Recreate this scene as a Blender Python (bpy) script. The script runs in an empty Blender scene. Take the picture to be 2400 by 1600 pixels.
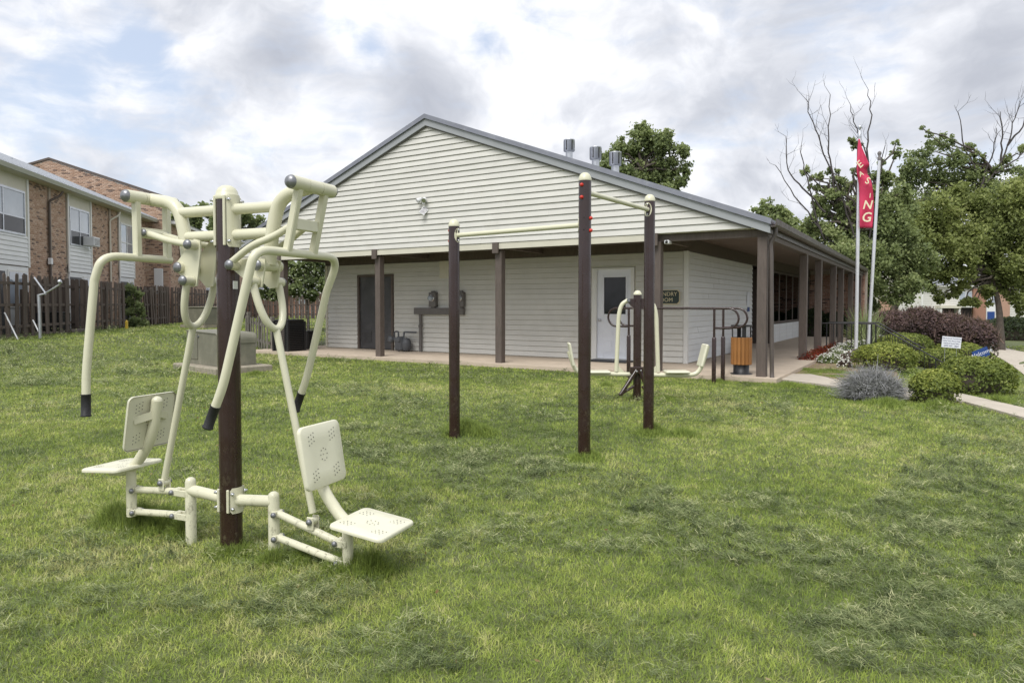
import bpy, math, random
import numpy as np
from mathutils import Vector, Matrix, Euler
random.seed(11); rng = np.random.default_rng(11)
SC = bpy.context.scene; COL = SC.collection
PI = math.pi

# ------------------------------------------------------------------ camera
CAM_H = 1.4; PITCH = math.radians(1.8); FPX = 1600.0
SHIFT = FPX * math.tan(PITCH) - 86.0           # photo pixels (2400 wide)
cam = bpy.data.cameras.new('camera'); camo = bpy.data.objects.new('camera', cam); COL.objects.link(camo)
cam.sensor_width = 36.0; cam.lens = 24.0; cam.shift_y = SHIFT / 2400.0
cam.clip_start = 0.05; cam.clip_end = 3000
camo.location = (0, 0, CAM_H); camo.rotation_euler = (PI / 2 - PITCH, 0, 0)
SC.camera = camo

# ------------------------------------------------------------------ exposure, world, sun
SC.view_settings.view_transform = 'Standard'; SC.view_settings.look = 'None'
SC.view_settings.exposure = 0.47; SC.view_settings.gamma = 1.0; SC.view_settings.use_curve_mapping = False
SUN_EL = math.radians(56); SUN_AZ = math.radians(205)      # azimuth clockwise from +Y, where the light comes from
_c, _s = math.cos(PITCH), math.sin(PITCH)
def ray(u, v):
    a = (u - 1200) / FPX; b = -(v - 800 - SHIFT) / FPX
    return Vector((a, _c + b * _s, -_s + b * _c))
def at(u, v, Y):
    r = ray(u, v); k = Y / r.y
    return Vector((r.x * k, Y, CAM_H + r.z * k))

world = bpy.data.worlds.new('World'); SC.world = world; world.use_nodes = True
nt = world.node_tree; nt.nodes.clear()
class NB:
    """tiny node helper"""
    def __init__(s, t): s.t = t
    def n(s, typ, **kw):
        x = s.t.nodes.new(typ)
        for k, v in kw.items(): setattr(x, k, v)
        return x
    def put(s, sock, v):
        if hasattr(v, 'is_linked') or isinstance(v, bpy.types.NodeSocket): s.t.links.new(v, sock)
        else: sock.default_value = v
    def math(s, op, a, b=0.0, c=None, clamp=False):
        x = s.n('ShaderNodeMath', operation=op, use_clamp=clamp); s.put(x.inputs[0], a); s.put(x.inputs[1], b)
        if c is not None: s.put(x.inputs[2], c)
        return x.outputs[0]
    def vmath(s, op, a, b=(0, 0, 0)):
        x = s.n('ShaderNodeVectorMath', operation=op); s.put(x.inputs[0], a); s.put(x.inputs[1], b)
        return x.outputs['Value'] if op in ('DOT_PRODUCT', 'LENGTH', 'DISTANCE') else x.outputs[0]
    def noise(s, vec, scale, detail=4, rough=0.55, dist=0.0):
        x = s.n('ShaderNodeTexNoise')
        if vec is not None: s.put(x.inputs['Vector'], vec)
        x.inputs['Scale'].default_value = scale; x.inputs['Detail'].default_value = detail
        x.inputs['Roughness'].default_value = rough; x.inputs['Distortion'].default_value = dist
        return x.outputs['Fac']
    def ramp(s, fac, stops, interp='LINEAR'):
        x = s.n('ShaderNodeValToRGB'); r = x.color_ramp; r.interpolation = interp
        while len(r.elements) > 1: r.elements.remove(r.elements[-1])
        for i, (p, c) in enumerate(stops):
            e = r.elements[0] if i == 0 else r.elements.new(p)
            e.position = p; e.color = (*c, 1) if len(c) == 3 else c
        s.put(x.inputs[0], fac); return x.outputs[0]
    def mix(s, fac, a, b, typ='MIX'):
        x = s.n('ShaderNodeMix', data_type='RGBA', blend_type=typ)
        s.put(x.inputs[0], fac)
        for sock, v in ((x.inputs[6], a), (x.inputs[7], b)):
            if isinstance(v, (tuple, list)): v = (*v, 1) if len(v) == 3 else v
            s.put(sock, v)
        return x.outputs[2]
    def mapr(s, v, a, b, c=0.0, d=1.0, smooth=True):
        x = s.n('ShaderNodeMapRange', interpolation_type='SMOOTHSTEP' if smooth else 'LINEAR')
        s.put(x.inputs[0], v)
        for i, q in enumerate((a, b, c, d)): x.inputs[1 + i].default_value = q
        return x.outputs[0]

def build_world():
    N = NB(nt)
    sky = N.n('ShaderNodeTexSky'); sky.sky_type = 'NISHITA'; sky.sun_disc = False
    sky.sun_elevation = SUN_EL; sky.sun_rotation = SUN_AZ
    sky.air_density = 1.0; sky.dust_density = 2.0; sky.ozone_density = 1.0
    bg1 = N.n('ShaderNodeBackground'); bg1.inputs[1].default_value = 0.13
    nt.links.new(N.mix(0.6, sky.outputs[0], (4.5, 4.95, 5.8)), bg1.inputs[0])
    d = N.n('ShaderNodeTexCoord').outputs['Generated']
    sep = N.n('ShaderNodeSeparateXYZ'); nt.links.new(d, sep.inputs[0])
    z = N.math('ADD', N.math('MAXIMUM', sep.outputs[2], 0.0), 0.16)
    comb = N.n('ShaderNodeCombineXYZ')
    nt.links.new(N.math('DIVIDE', sep.outputs[0], z), comb.inputs[0])
    nt.links.new(N.math('DIVIDE', sep.outputs[1], z), comb.inputs[1])
    p = comb.outputs[0]
    def blob(u, v, rad):                       # a soft spot of the sky round one direction
        t = ray(u, v).normalized(); s = (rad / FPX) ** 2
        dd = N.vmath('DOT_PRODUCT', d, tuple(t))
        return N.math('EXPONENT', N.math('MULTIPLY', N.math('SUBTRACT', dd, 1.0), 2.0 / s))
    def total(lst):
        acc = None
        for u, v, r, a in lst:
            b = N.math('MULTIPLY', blob(u, v, r), a)
            acc = b if acc is None else N.math('ADD', acc, b)
        return acc
    w = N.n('ShaderNodeTexNoise'); nt.links.new(d, w.inputs['Vector']); w.inputs['Scale'].default_value = 3.0; w.inputs['Detail'].default_value = 5
    wv = N.vmath('MULTIPLY', N.vmath('SUBTRACT', w.outputs['Color'], (.5, .5, .5)), (.30, .30, .30))
    q = N.vmath('ADD', N.vmath('MULTIPLY', d, (1.0, 1.0, 1.55)), wv)
    big = N.noise(q, 3.0, 3, 0.5); mid = N.noise(q, 6.5, 9, 0.56); up = N.vmath('ADD', q, (-.018, -.02, .045)); mid2 = N.noise(up, 6.5, 9, 0.56)
    flat = N.noise(N.vmath('ADD', N.vmath('MULTIPLY', d, (1.0, 1.0, 3.6)), wv), 7.0, 8, 0.6)
    # cover: where cloud hides the blue
    clear = total([(320, 95, 60, .20), (395, 190, 60, .20), (160, 180, 60, .10), (60, 320, 80, .12), (190, 260, 80, .12), (300, 340, 120, .08), (860, 100, 34, .16), (1130, 95, 40, .12), (1900, 110, 60, .06)])
    cov = N.math('SUBTRACT', N.math('ADD', N.math('ADD', N.math('MULTIPLY', mid, 0.55), N.math('MULTIPLY', flat, 0.45)), 0.10), clear)
    cov = N.mapr(cov, 0.36, 0.60)
    # shade: grey undersides, lit tops
    dark = total([(650, 110, 75, .30), (720, 125, 60, .16), (590, 140, 50, .12), (960, 170, 70, .22), (1010, 240, 80, .26), (1070, 260, 60, .12), (930, 280, 60, .14), (1530, 110, 80, .12), (1680, 220, 90, .14), (1820, 100, 110, .16),
                  (2080, 110, 120, .16), (2330, 50, 120, .13), (1880, 270, 90, .20), (2230, 230, 110, .14), (2370, 200, 90, .10), (1730, 390, 60, .22), (1400, 285, 60, .12), (470, 215, 60, .08), (2050, 40, 100, .07), (1600, 330, 80, .08)])
    light = total([(1120, 50, 110, .16), (1270, 230, 120, .16), (1000, 30, 70, .10), (800, 40, 70, .12), (720, 215, 50, .16), (1560, 400, 90, .10), (2110, 190, 80, .10), (1400, 60, 90, .08), (500, 60, 80, .10), (900, 130, 40, .12)])
    relief = N.math('MULTIPLY', N.math('SUBTRACT', mid2, mid), 1.15)
    sh = N.math('ADD', N.math('MULTIPLY', big, 0.45), N.math('MULTIPLY', mid, 0.55))
    sh = N.math('ADD', N.math('SUBTRACT', sh, light), N.math('ADD', N.math('MULTIPLY', dark, N.math('ADD', N.math('MULTIPLY', mid, 1.5), 0.25)), relief))
    col = N.ramp(sh, [(0.30, (.83, .835, .855)), (0.42, (.75, .76, .79)), (0.53, (.625, .64, .685)), (0.68, (.50, .52, .57)), (0.90, (.38, .40, .455))], 'B_SPLINE')
    bg2 = N.n('ShaderNodeBackground'); nt.links.new(col, bg2.inputs[0]); bg2.inputs[1].default_value = 1.0
    ms = N.n('ShaderNodeMixShader'); nt.links.new(cov, ms.inputs[0])
    nt.links.new(bg1.outputs[0], ms.inputs[1]); nt.links.new(bg2.outputs[0], ms.inputs[2])
    out = N.n('ShaderNodeOutputWorld'); nt.links.new(ms.outputs[0], out.inputs[0])
build_world()

sl = bpy.data.lights.new('sun', 'SUN'); sl.energy = 2.25; sl.angle = math.radians(32); sl.color = (1.0, .975, .93)
sun = bpy.data.objects.new('sun', sl); COL.objects.link(sun)
_sd = Vector((math.sin(SUN_AZ) * math.cos(SUN_EL), math.cos(SUN_AZ) * math.cos(SUN_EL), math.sin(SUN_EL)))
sun.rotation_euler = (-_sd).to_track_quat('-Z', 'Y').to_euler(); sun.location = _sd * 60

# ------------------------------------------------------------------ places
BA = math.radians(31.7)
EF = Vector((math.cos(BA), -math.sin(BA), 0)); ES = Vector((math.sin(BA), math.cos(BA), 0))
B0 = Vector((4.599, 12.542, 0.0)); SLAB = 0.08
def ss(a, b, x):
    t = np.clip((np.asarray(x, float) - a) / (b - a), 0, 1); return t * t * (3 - 2 * t)
def ground(x, y):
    x = np.asarray(x, float); y = np.asarray(y, float)
    lx = (x - B0.x) * EF.x + (y - B0.y) * EF.y; ly = (x - B0.x) * ES.x + (y - B0.y) * ES.y
    z = 0.40 * (1 - ss(-20.0, -13.8, lx))
    z = z - 0.42 * ss(0.9, 3.6, lx) * ss(1.5, 7.5, ly)
    z = z - 0.75 * ss(2.5, 6.0, lx) * ss(9, 34, ly) - 0.5 * ss(4, 12, lx) * ss(30, 70, ly)
    return z
def gz(x, y): return float(ground(x, y))
def gp(u, v, dz=0.0):
    r = ray(u, v); z = 0.0
    for _ in range(40):
        k = (z + dz - CAM_H) / r.z; z = 0.6 * z + 0.4 * gz(r.x * k, r.y * k)
    return Vector((r.x * k, r.y * k, z + dz))
def bl(x, y, z): return B0 + EF * x + ES * y + Vector((0, 0, z))

# ------------------------------------------------------------------ materials
MATS = {}
def mat(name, col, rough=0.6, metal=0.0, var=0.12, vscale=6.0, bump=0.0, bscale=60.0, col2=None, mask=(0.45, 0.7), mscale=4.0, spec=0.5, island=0.0, stretch=None, coat=0.0, dirt=None, trans=0.0):
    """Principled with grain, mottling, optional second colour (wear, stains) and relief"""
    m = bpy.data.materials.new(name); m.use_nodes = True; t = m.node_tree; N = NB(t)
    b = t.nodes['Principled BSDF']; b.inputs['Roughness'].default_value = rough; b.inputs['Metallic'].default_value = metal
    b.inputs['Specular IOR Level'].default_value = spec; b.inputs['Coat Weight'].default_value = coat
    tc = N.n('ShaderNodeTexCoord').outputs['Object']
    if stretch: tc = N.vmath('MULTIPLY', tc, stretch)
    f = N.noise(tc, vscale, 6, 0.6)
    lo = tuple(c * (1 - var) for c in col); hi = tuple(min(1, c * (1 + var)) for c in col)
    c = N.ramp(f, [(0.25, lo), (0.75, hi)])
    if island:
        r = N.n('ShaderNodeNewGeometry').outputs['Random Per Island']
        o = N.n('ShaderNodeObjectInfo').outputs['Random']
        q = N.math('FRACT', N.math('ADD', r, o))
        k = N.mapr(q, 0, 1, 1 - island, 1 + island, False)
        c = N.vmath('MULTIPLY', c, _grey(N, k))
    if col2 is not None:
        g = N.mapr(N.noise(tc, mscale, 7, 0.65), mask[0], mask[1]); c = N.mix(g, c, col2)
    if dirt is not None:                                      # soil splashed on the foot of a thing: (colour, height of world Z)
        zz = N.n('ShaderNodeSeparateXYZ'); t.links.new(N.n('ShaderNodeNewGeometry').outputs['Position'], zz.inputs[0])
        g = N.mapr(zz.outputs[2], dirt[1], 0.0); k = N.mapr(N.noise(N.vmath('MULTIPLY', tc, (1.0, 1.0, .55)), 30, 6, 0.72), 0.53, 0.66)
        c = N.mix(N.math('MULTIPLY', g, k), c, dirt[0])
    t.links.new(c, b.inputs['Base Color'])
    rr = N.mapr(N.noise(tc, vscale * 2.3, 4), 0.3, 0.7, max(0.02, rough - .1), min(1, rough + .1)); t.links.new(rr, b.inputs['Roughness'])
    if bump:
        bn = N.n('ShaderNodeBump'); bn.inputs['Strength'].default_value = min(1, bump); bn.inputs['Distance'].default_value = 0.01
        t.links.new(N.noise(tc, bscale, 6, 0.6), bn.inputs['Height']); t.links.new(bn.outputs[0], b.inputs['Normal'])
    MATS[name] = m; return m
def _grey(N, k):
    x = N.n('ShaderNodeCombineXYZ')
    for i in range(3): N.put(x.inputs[i], k)
    return x.outputs[0]
def leafmat(name, stops, rough=0.55, transl=0.35, lift=0.0):
    m = bpy.data.materials.new(name); m.use_nodes = True; t = m.node_tree; N = NB(t); t.nodes.remove(t.nodes['Principled BSDF'])
    a = N.n('ShaderNodeAttribute'); a.attribute_name = 'tint'
    c = N.ramp(a.outputs['Fac'], stops)
    d = N.n('ShaderNodeBsdfPrincipled'); d.inputs['Roughness'].default_value = rough; d.inputs['Specular IOR Level'].default_value = 0.3
    t.links.new(c, d.inputs['Base Color'])
    tr = N.n('ShaderNodeBsdfTranslucent')
    if lift:                                                   # normals bent upward to brighten the foliage: facets shade as a sward, not as flat cards
        nn = N.vmath('NORMALIZE', N.vmath('ADD', N.vmath('MULTIPLY', N.n('ShaderNodeNewGeometry').outputs['Normal'], (1 - lift,) * 3), (0, 0, lift))); t.links.new(nn, d.inputs['Normal'])
    t.links.new(N.mix(0.35, c, (.22, .28, .03)), tr.inputs[0])
    ms = N.n('ShaderNodeMixShader'); ms.inputs[0].default_value = transl
    t.links.new(d.outputs[0], ms.inputs[1]); t.links.new(tr.outputs[0], ms.inputs[2])
    t.links.new(ms.outputs[0], t.nodes['Material Output'].inputs[0]); MATS[name] = m; return m
def glassmat(name, base, rough=0.05, var=0.3, vs=1.5):
    m = mat(name, base, rough, 0.0, var, vs, spec=0.9, coat=0.6); m.node_tree.nodes['Principled BSDF'].inputs['Coat Roughness'].default_value = 0.03; return m

M = MATS
mat('siding', (.60, .59, .55), .55, var=.05, vscale=2.5, col2=(.46, .44, .38), mask=(.56, .9), mscale=1.3, bump=.15, bscale=90, island=.035)
mat('siding_white', (.70, .71, .71), .55, var=.05, vscale=3, bump=.1, island=.03)
mat('cream_trim', (.60, .575, .48), .6, var=.06, vscale=2)
mat('white_trim', (.68, .68, .66), .5, var=.05, vscale=3)
mat('brown_wood', (.105, .083, .071), .7, var=.22, vscale=5, bump=.35, bscale=30, stretch=(6, 6, 1), col2=(.15, .13, .115), mask=(.58, .8), mscale=2)
mat('brown_ceiling', (.17, .125, .10), .8, var=.15, vscale=3, bump=.2)
mat('grey_fascia', (.31, .325, .34), .45, var=.08, vscale=2, col2=(.24, .25, .26), mask=(.6, .9), mscale=1.5)
mat('roof_metal', (.25, .26, .30), .42, .5, var=.12, vscale=2, col2=(.34, .35, .38), mask=(.5, .8))
mat('gutter_brown', (.085, .07, .062), .45, var=.15, vscale=4)
mat('concrete', (.50, .415, .325), .9, var=.12, vscale=2.2, bump=.3, bscale=120, col2=(.36, .29, .22), mask=(.55, .85), mscale=1.4)
mat('path_concrete', (.47, .42, .35), .9, var=.12, vscale=3, bump=.3, bscale=120, col2=(.34, .30, .24), mask=(.55, .8), mscale=2)
mat('pad_concrete', (.31, .275, .215), .95, var=.2, vscale=9, bump=.6, bscale=50, col2=(.15, .16, .11), mask=(.5, .75), mscale=6)
mat('dark_door', (.062, .062, .066), .5, var=.2, vscale=2, col2=(.11, .11, .112), mask=(.5, .8), mscale=2)
mat('white_door', (.72, .74, .80), .4, var=.03, vscale=3, col2=(.60, .60, .58), mask=(.66, .9))
glassmat('dark_glass', (.012, .013, .016)); M['dark_glass'].node_tree.nodes['Principled BSDF'].inputs['Coat Weight'].default_value = 0; M['dark_glass'].node_tree.nodes['Principled BSDF'].inputs['Specular IOR Level'].default_value = .35
glassmat('bright_glass', (.30, .34, .39), .05, .25, .8)
mat('blind', (.78, .78, .75), .6, var=.1, vscale=4)
mat('meter_grey', (.135, .125, .12), .5, var=.15, vscale=8)
mat('gas_grey', (.085, .09, .10), .55, var=.25, vscale=12, bump=.2)
mat('chrome', (.62, .63, .65), .25, .9, var=.1)
mat('steel_cap', (.24, .245, .26), .42, .7, var=.18, vscale=30)
mat('galv', (.52, .54, .57), .38, .8, var=.12, vscale=6)
mat('equip_cream', (.63, .615, .46), .38, var=.035, vscale=7, spec=.5, coat=.15, dirt=((.10, .095, .06), .42))
mat('equip_cream_seat', (.68, .665, .52), .42, var=.04, vscale=7, spec=.5, dirt=((.16, .15, .10), .2))
mat('equip_brown', (.028, .0125, .0115), .27, var=.10, vscale=3, spec=.55, coat=.25, dirt=((.085, .07, .045), .8))
mat('rubber', (.014, .014, .016), .6, var=.2, vscale=40, bump=.2)
mat('red_cap', (.55, .03, .016), .35, var=.05)
mat('hole', (.015, .014, .013), .9)
mat('slot', (.02, .012, .011), .6)
mat('bin_wood', (.34, .15, .042), .5, var=.22, vscale=4, stretch=(8, 8, .6), bump=.15, island=.12)
mat('black_metal', (.016, .016, .018), .45, var=.2)
mat('picket_brown', (.092, .070, .058), .85, var=.3, vscale=3, stretch=(8, 8, .7), bump=.4, bscale=25, island=.22, col2=(.12, .10, .09), mask=(.58, .85), mscale=3)
mat('picket_grey', (.17, .155, .135), .9, var=.25, vscale=3, stretch=(8, 8, .7), bump=.4, bscale=25, island=.15)
def brickmat(name, a, b, c, d):
    m = mat(name, a, .9, var=.18, vscale=5, bump=.5, bscale=60); t = m.node_tree; N = NB(t); bs = t.nodes['Principled BSDF']
    old = bs.inputs['Base Color'].links[0].from_socket
    r = N.n('ShaderNodeNewGeometry').outputs['Random Per Island']; o = N.n('ShaderNodeObjectInfo').outputs['Random']
    q = N.math('FRACT', N.math('ADD', r, N.math('MULTIPLY', o, 7.3)))
    cc = N.ramp(q, [(0, a), (.34, b), (.62, c), (.87, d), (.93, tuple(k * .55 for k in d)), (1, c)], 'CONSTANT')
    t.links.new(N.mix(.78, old, cc), bs.inputs['Base Color']); return m
brickmat('brick_tan', (.44, .30, .215), (.50, .365, .275), (.37, .235, .16), (.15, .105, .09))
brickmat('brick_red', (.36, .205, .15), (.42, .27, .20), (.31, .165, .115), (.12, .075, .06))
mat('mortar', (.42, .36, .30), .95, var=.12, vscale=8, bump=.3)
mat('transformer', (.17, .165, .125), .55, var=.16, vscale=3, col2=(.245, .23, .175), mask=(.5, .8), mscale=3, bump=.1)
mat('asphalt', (.20, .20, .205), .95, var=.12, vscale=.7, bump=.3)
mat('soil', (.105, .125, .045), .95, var=.35, vscale=9, bump=.8, bscale=40, col2=(.075, .08, .036), mask=(.5, .75), mscale=2.5)
mat('mulch', (.24, .175, .115), .95, var=.4, vscale=14, bump=.9, bscale=60)
mat('bark', (.085, .07, .058), .9, var=.3, vscale=6, bump=.7, bscale=20)
mat('dead_wood', (.058, .050, .046), .9, var=.25, vscale=6, bump=.4, bscale=20)
mat('pole_white', (.62, .63, .66), .35, .3, var=.06)
mat('flag_red', (.56, .035, .10), .7, var=.12, vscale=3, bump=.1)
mat('flag_gold', (.80, .71, .50), .7, var=.05)
mat('sign_green', (.020, .036, .030), .5, var=.1)
mat('letter_tan', (.62, .55, .36), .6, var=.05)
mat('sign_white', (.72, .74, .80), .5, var=.03)
mat('sign_blue', (.015, .055, .22), .5, var=.06)
mat('ink', (.06, .065, .16), .6, var=.05)
mat('plastic_white', (.68, .69, .70), .4, var=.03)
mat('pv_cell', (.010, .012, .03), .2, var=.2, coat=.4)
mat('petal_white', (.72, .72, .66), .6, var=.06, vscale=9)
mat('yellow_post', (.60, .42, .05), .5, var=.1)
mat('wicker', (.30, .27, .22), .8, var=.2)
GREENS = [(0, (0.080, 0.109, 0.052)), (.35, (0.178, 0.227, 0.099)), (.65, (0.284, 0.342, 0.141)), (.9, (0.391, 0.437, 0.197)), (1, (0.533, 0.559, 0.315))]
leafmat('leaf_mid', GREENS, .55, .48, .42)
leafmat('leaf_light', transl=.48, lift=.42, stops=[(0, (0.098, 0.124, 0.045)), (.4, (0.224, 0.269, 0.090)), (.75, (0.337, 0.379, 0.128)), (1, (0.478, 0.495, 0.209))])
leafmat('leaf_dark', [(0, (.012, .020, .011)), (.5, (.034, .050, .022)), (.85, (.070, .095, .036)), (1, (.13, .16, .07))])
leafmat('leaf_box', [(0, (0.064, 0.091, 0.024)), (.4, (0.172, 0.217, 0.051)), (.75, (0.331, 0.371, 0.077)), (1, (0.517, 0.519, 0.145))])
leafmat('leaf_purple', [(0, (0.035, 0.025, 0.030)), (.45, (0.096, 0.062, 0.064)), (.8, (0.201, 0.127, 0.116)), (1, (0.297, 0.205, 0.181))])
leafmat('leaf_grey', [(0, (0.096, 0.099, 0.091)), (.5, (0.240, 0.240, 0.239)), (1, (0.432, 0.432, 0.454))], transl=.15)
leafmat('leaf_red', [(0, (.06, .010, .010)), (.5, (.20, .018, .014)), (.85, (.34, .045, .018)), (1, (.42, .10, .02))])
leafmat('grass', [(0, (0.083, 0.130, 0.025)), (.3, (0.209, 0.292, 0.053)), (.62, (0.336, 0.424, 0.082)), (.86, (0.446, 0.512, 0.124)), (1, (0.594, 0.583, 0.252))], .5, .30, .68)
leafmat('leaf_straw', [(0, (.16, .10, .04)), (.5, (.34, .26, .12)), (1, (.52, .47, .30))])
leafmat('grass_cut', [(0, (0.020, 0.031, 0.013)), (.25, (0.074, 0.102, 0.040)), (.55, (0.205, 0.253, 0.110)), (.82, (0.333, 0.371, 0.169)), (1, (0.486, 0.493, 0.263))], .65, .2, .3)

# ------------------------------------------------------------------ mesh helpers
class MB:
    def __init__(s): s.v = []; s.f = []; s.sm = []; s.mi = []
    def add(s, vs, fs, smooth=False, mi=0):
        o = len(s.v); s.v += [tuple(q) for q in vs]
        s.f += [tuple(i + o for i in q) for q in fs]; s.sm += [smooth] * len(fs); s.mi += [mi] * len(fs); return s
    def box(s, lo, hi, mi=0, bev=0.0, R=None, T=None):
        x0, y0, z0 = lo; x1, y1, z1 = hi
        if bev <= 0:
            vs = [(x0, y0, z0), (x1, y0, z0), (x1, y1, z0), (x0, y1, z0), (x0, y0, z1), (x1, y0, z1), (x1, y1, z1), (x0, y1, z1)]
            fs = [(3, 2, 1, 0), (4, 5, 6, 7), (0, 1, 5, 4), (1, 2, 6, 5), (2, 3, 7, 6), (3, 0, 4, 7)]
        else:
            b = bev; vs = []; c = ((x0 + b, y0), (x1 - b, y0), (x1, y0 + b), (x1, y1 - b), (x1 - b, y1), (x0 + b, y1), (x0, y1 - b), (x0, y0 + b))
            ci = ((x0 + b, y0 + b), (x1 - b, y0 + b), (x1 - b, y0 + b), (x1 - b, y1 - b), (x1 - b, y1 - b), (x0 + b, y1 - b), (x0 + b, y1 - b), (x0 + b, y0 + b))
            for z, cc in ((z0, ci), (z0 + b, c), (z1 - b, c), (z1, ci)): vs += [(p[0], p[1], z) for p in cc]
            fs = []
            for k in range(3):
                for i in range(8):
                    j = (i + 1) % 8; fs.append((k * 8 + i, k * 8 + j, k * 8 + 8 + j, k * 8 + 8 + i))
            fs += [(7, 6, 5, 4, 3, 2, 1, 0), tuple(range(24, 32))]
        if R is not None: vs = [R @ Vector(q) for q in vs]
        if T is not None: vs = [Vector(q) + Vector(T) for q in vs]
        return s.add(vs, fs, False, mi)
    def bar(s, a, b, w, h, mi=0, up=(0, 0, 1), bev=0.0):
        a = Vector(a); b = Vector(b); d = b - a; L = d.length; x = d.normalized(); up = Vector(up)
        y = up.cross(x)
        if y.length < 1e-4: y = Vector((1, 0, 0)).cross(x)
        y.normalize(); z = x.cross(y); R = Matrix((x, y, z)).transposed()
        return s.box((0, -w / 2, -h / 2), (L, w / 2, h / 2), mi, bev, R, a)
    def tube(s, pts, r, n=12, mi=0, caps=True, smooth=True):
        pts = [Vector(p) for p in pts]; rs = r if isinstance(r, (list, tuple)) else [r] * len(pts)
        vs = []; prev = None; K = len(pts)
        for i, p in enumerate(pts):
            t = (pts[min(i + 1, K - 1)] - pts[max(i - 1, 0)]).normalized()
            if prev is None:
                u = t.orthogonal().normalized()
            else:
                u = prev - t * prev.dot(t)
                u = u.normalized() if u.length > 1e-6 else t.orthogonal().normalized()
            prev = u; w = t.cross(u)
            vs += [p + (u * math.cos(2 * PI * k / n) + w * math.sin(2 * PI * k / n)) * rs[i] for k in range(n)]
        fs = [(i * n + k, i * n + (k + 1) % n, (i + 1) * n + (k + 1) % n, (i + 1) * n + k) for i in range(K - 1) for k in range(n)]
        s.add(vs, fs, smooth, mi)
        if caps:
            s.add(vs[:n], [tuple(range(n))[::-1]], False, mi); s.add(vs[-n:], [tuple(range(n))], False, mi)
        return s
    def lathe(s, prof, n=16, mi=0, R=None, T=None, smooth=True):
        vs = [(r * math.cos(2 * PI * k / n), r * math.sin(2 * PI * k / n), z) for r, z in prof for k in range(n)]
        if R is not None: vs = [R @ Vector(q) for q in vs]
        if T is not None: vs = [Vector(q) + Vector(T) for q in vs]
        K = len(prof)
        fs = [(i * n + k, i * n + (k + 1) % n, (i + 1) * n + (k + 1) % n, (i + 1) * n + k) for i in range(K - 1) for k in range(n)]
        s.add(vs, fs, smooth, mi)
        s.add(vs[:n], [tuple(range(n))[::-1]], False, mi); s.add(vs[-n:], [tuple(range(n))], False, mi); return s
    def prism(s, poly, ax, lo, hi, mi=0, R=None, T=None):
        """poly of 2D points, pushed along axis ax (0,1,2) from lo to hi"""
        def p3(q, h): return {0: (h, q[0], q[1]), 1: (q[0], h, q[1]), 2: (q[0], q[1], h)}[ax]
        n = len(poly); vs = [p3(q, lo) for q in poly] + [p3(q, hi) for q in poly]
        if R is not None: vs = [R @ Vector(q) for q in vs]
        if T is not None: vs = [Vector(q) + Vector(T) for q in vs]
        fs = [tuple(range(n))[::-1], tuple(range(n, 2 * n))] + [(i, (i + 1) % n, n + (i + 1) % n, n + i) for i in range(n)]
        return s.add(vs, fs, False, mi)
    def mesh(s, name, mats):
        me = bpy.data.meshes.new(name); me.from_pydata(s.v, [], s.f)
        mats = mats if isinstance(mats, (list, tuple)) else [mats]
        for m in mats: me.materials.append(M[m] if isinstance(m, str) else m)
        me.polygons.foreach_set('use_smooth', s.sm); me.polygons.foreach_set('material_index', s.mi)
        import bmesh
        bm = bmesh.new(); bm.from_mesh(me); bmesh.ops.recalc_face_normals(bm, faces=bm.faces); bm.to_mesh(me); bm.free()
        me.update(); return me
    def build(s, name, mats, parent=None, loc=None, rot=None): return link(name, s.mesh(name, mats), parent, loc, rot)
def link(name, me, parent=None, loc=None, rot=None):
    o = bpy.data.objects.new(name, me); COL.objects.link(o)
    if parent is not None: o.parent = parent
    if loc is not None: o.location = loc
    if rot is not None: o.rotation_euler = rot
    return o
def tag(o, label, cat, group=None):
    o['label'] = label; o['category'] = cat
    if group: o['group'] = group
    return o
def thing(name, label, cat, loc=(0, 0, 0), rz=0.0, group=None, rot=None):
    o = bpy.data.objects.new(name, None); COL.objects.link(o); o.location = loc
    o.rotation_euler = rot if rot is not None else (0, 0, rz); o.empty_display_size = .1
    return tag(o, label, cat, group)
def kind(o, k): o['kind'] = k; return o
def dup(o, parent=None):
    c = o.copy(); COL.objects.link(c)
    if parent is not None: c.parent = parent
    for ch in list(o.children): dup(ch, c)
    return c
def fillet(pts, r, n=6):
    """round the corners of a 3D path"""
    pts = [Vector(p) for p in pts]; out = [pts[0]]
    for i in range(1, len(pts) - 1):
        rr = r[i - 1] if isinstance(r, (list, tuple)) else r
        a, b, c = pts[i - 1], pts[i], pts[i + 1]; k1 = min(rr, (a - b).length * .48); k2 = min(rr, (c - b).length * .48)
        p, q = b + (a - b).normalized() * k1, b + (c - b).normalized() * k2
        for j in range(n + 1):
            t = j / n; out.append(p * (1 - t) ** 2 + b * 2 * t * (1 - t) + q * t * t)
    out.append(pts[-1]); return out
def np_mesh(name, V, F, m, tint=None, smooth=False):
    """fast mesh from numpy; F (n,k) with one k"""
    me = bpy.data.meshes.new(name); k = F.shape[1]
    me.vertices.add(len(V)); me.vertices.foreach_set('co', np.ascontiguousarray(V, np.float32).ravel())
    me.loops.add(F.size); me.loops.foreach_set('vertex_index', np.ascontiguousarray(F, np.int32).ravel())
    me.polygons.add(len(F)); me.polygons.foreach_set('loop_start', np.arange(0, F.size, k, dtype=np.int32))
    me.polygons.foreach_set('loop_total', np.full(len(F), k, np.int32))
    if smooth: me.polygons.foreach_set('use_smooth', np.ones(len(F), bool))
    if tint is not None:
        a = me.attributes.new('tint', 'FLOAT', 'POINT'); a.data.foreach_set('value', np.ascontiguousarray(tint, np.float32))
    me.materials.append(M[m]); me.update(); me.validate(); return me
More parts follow.
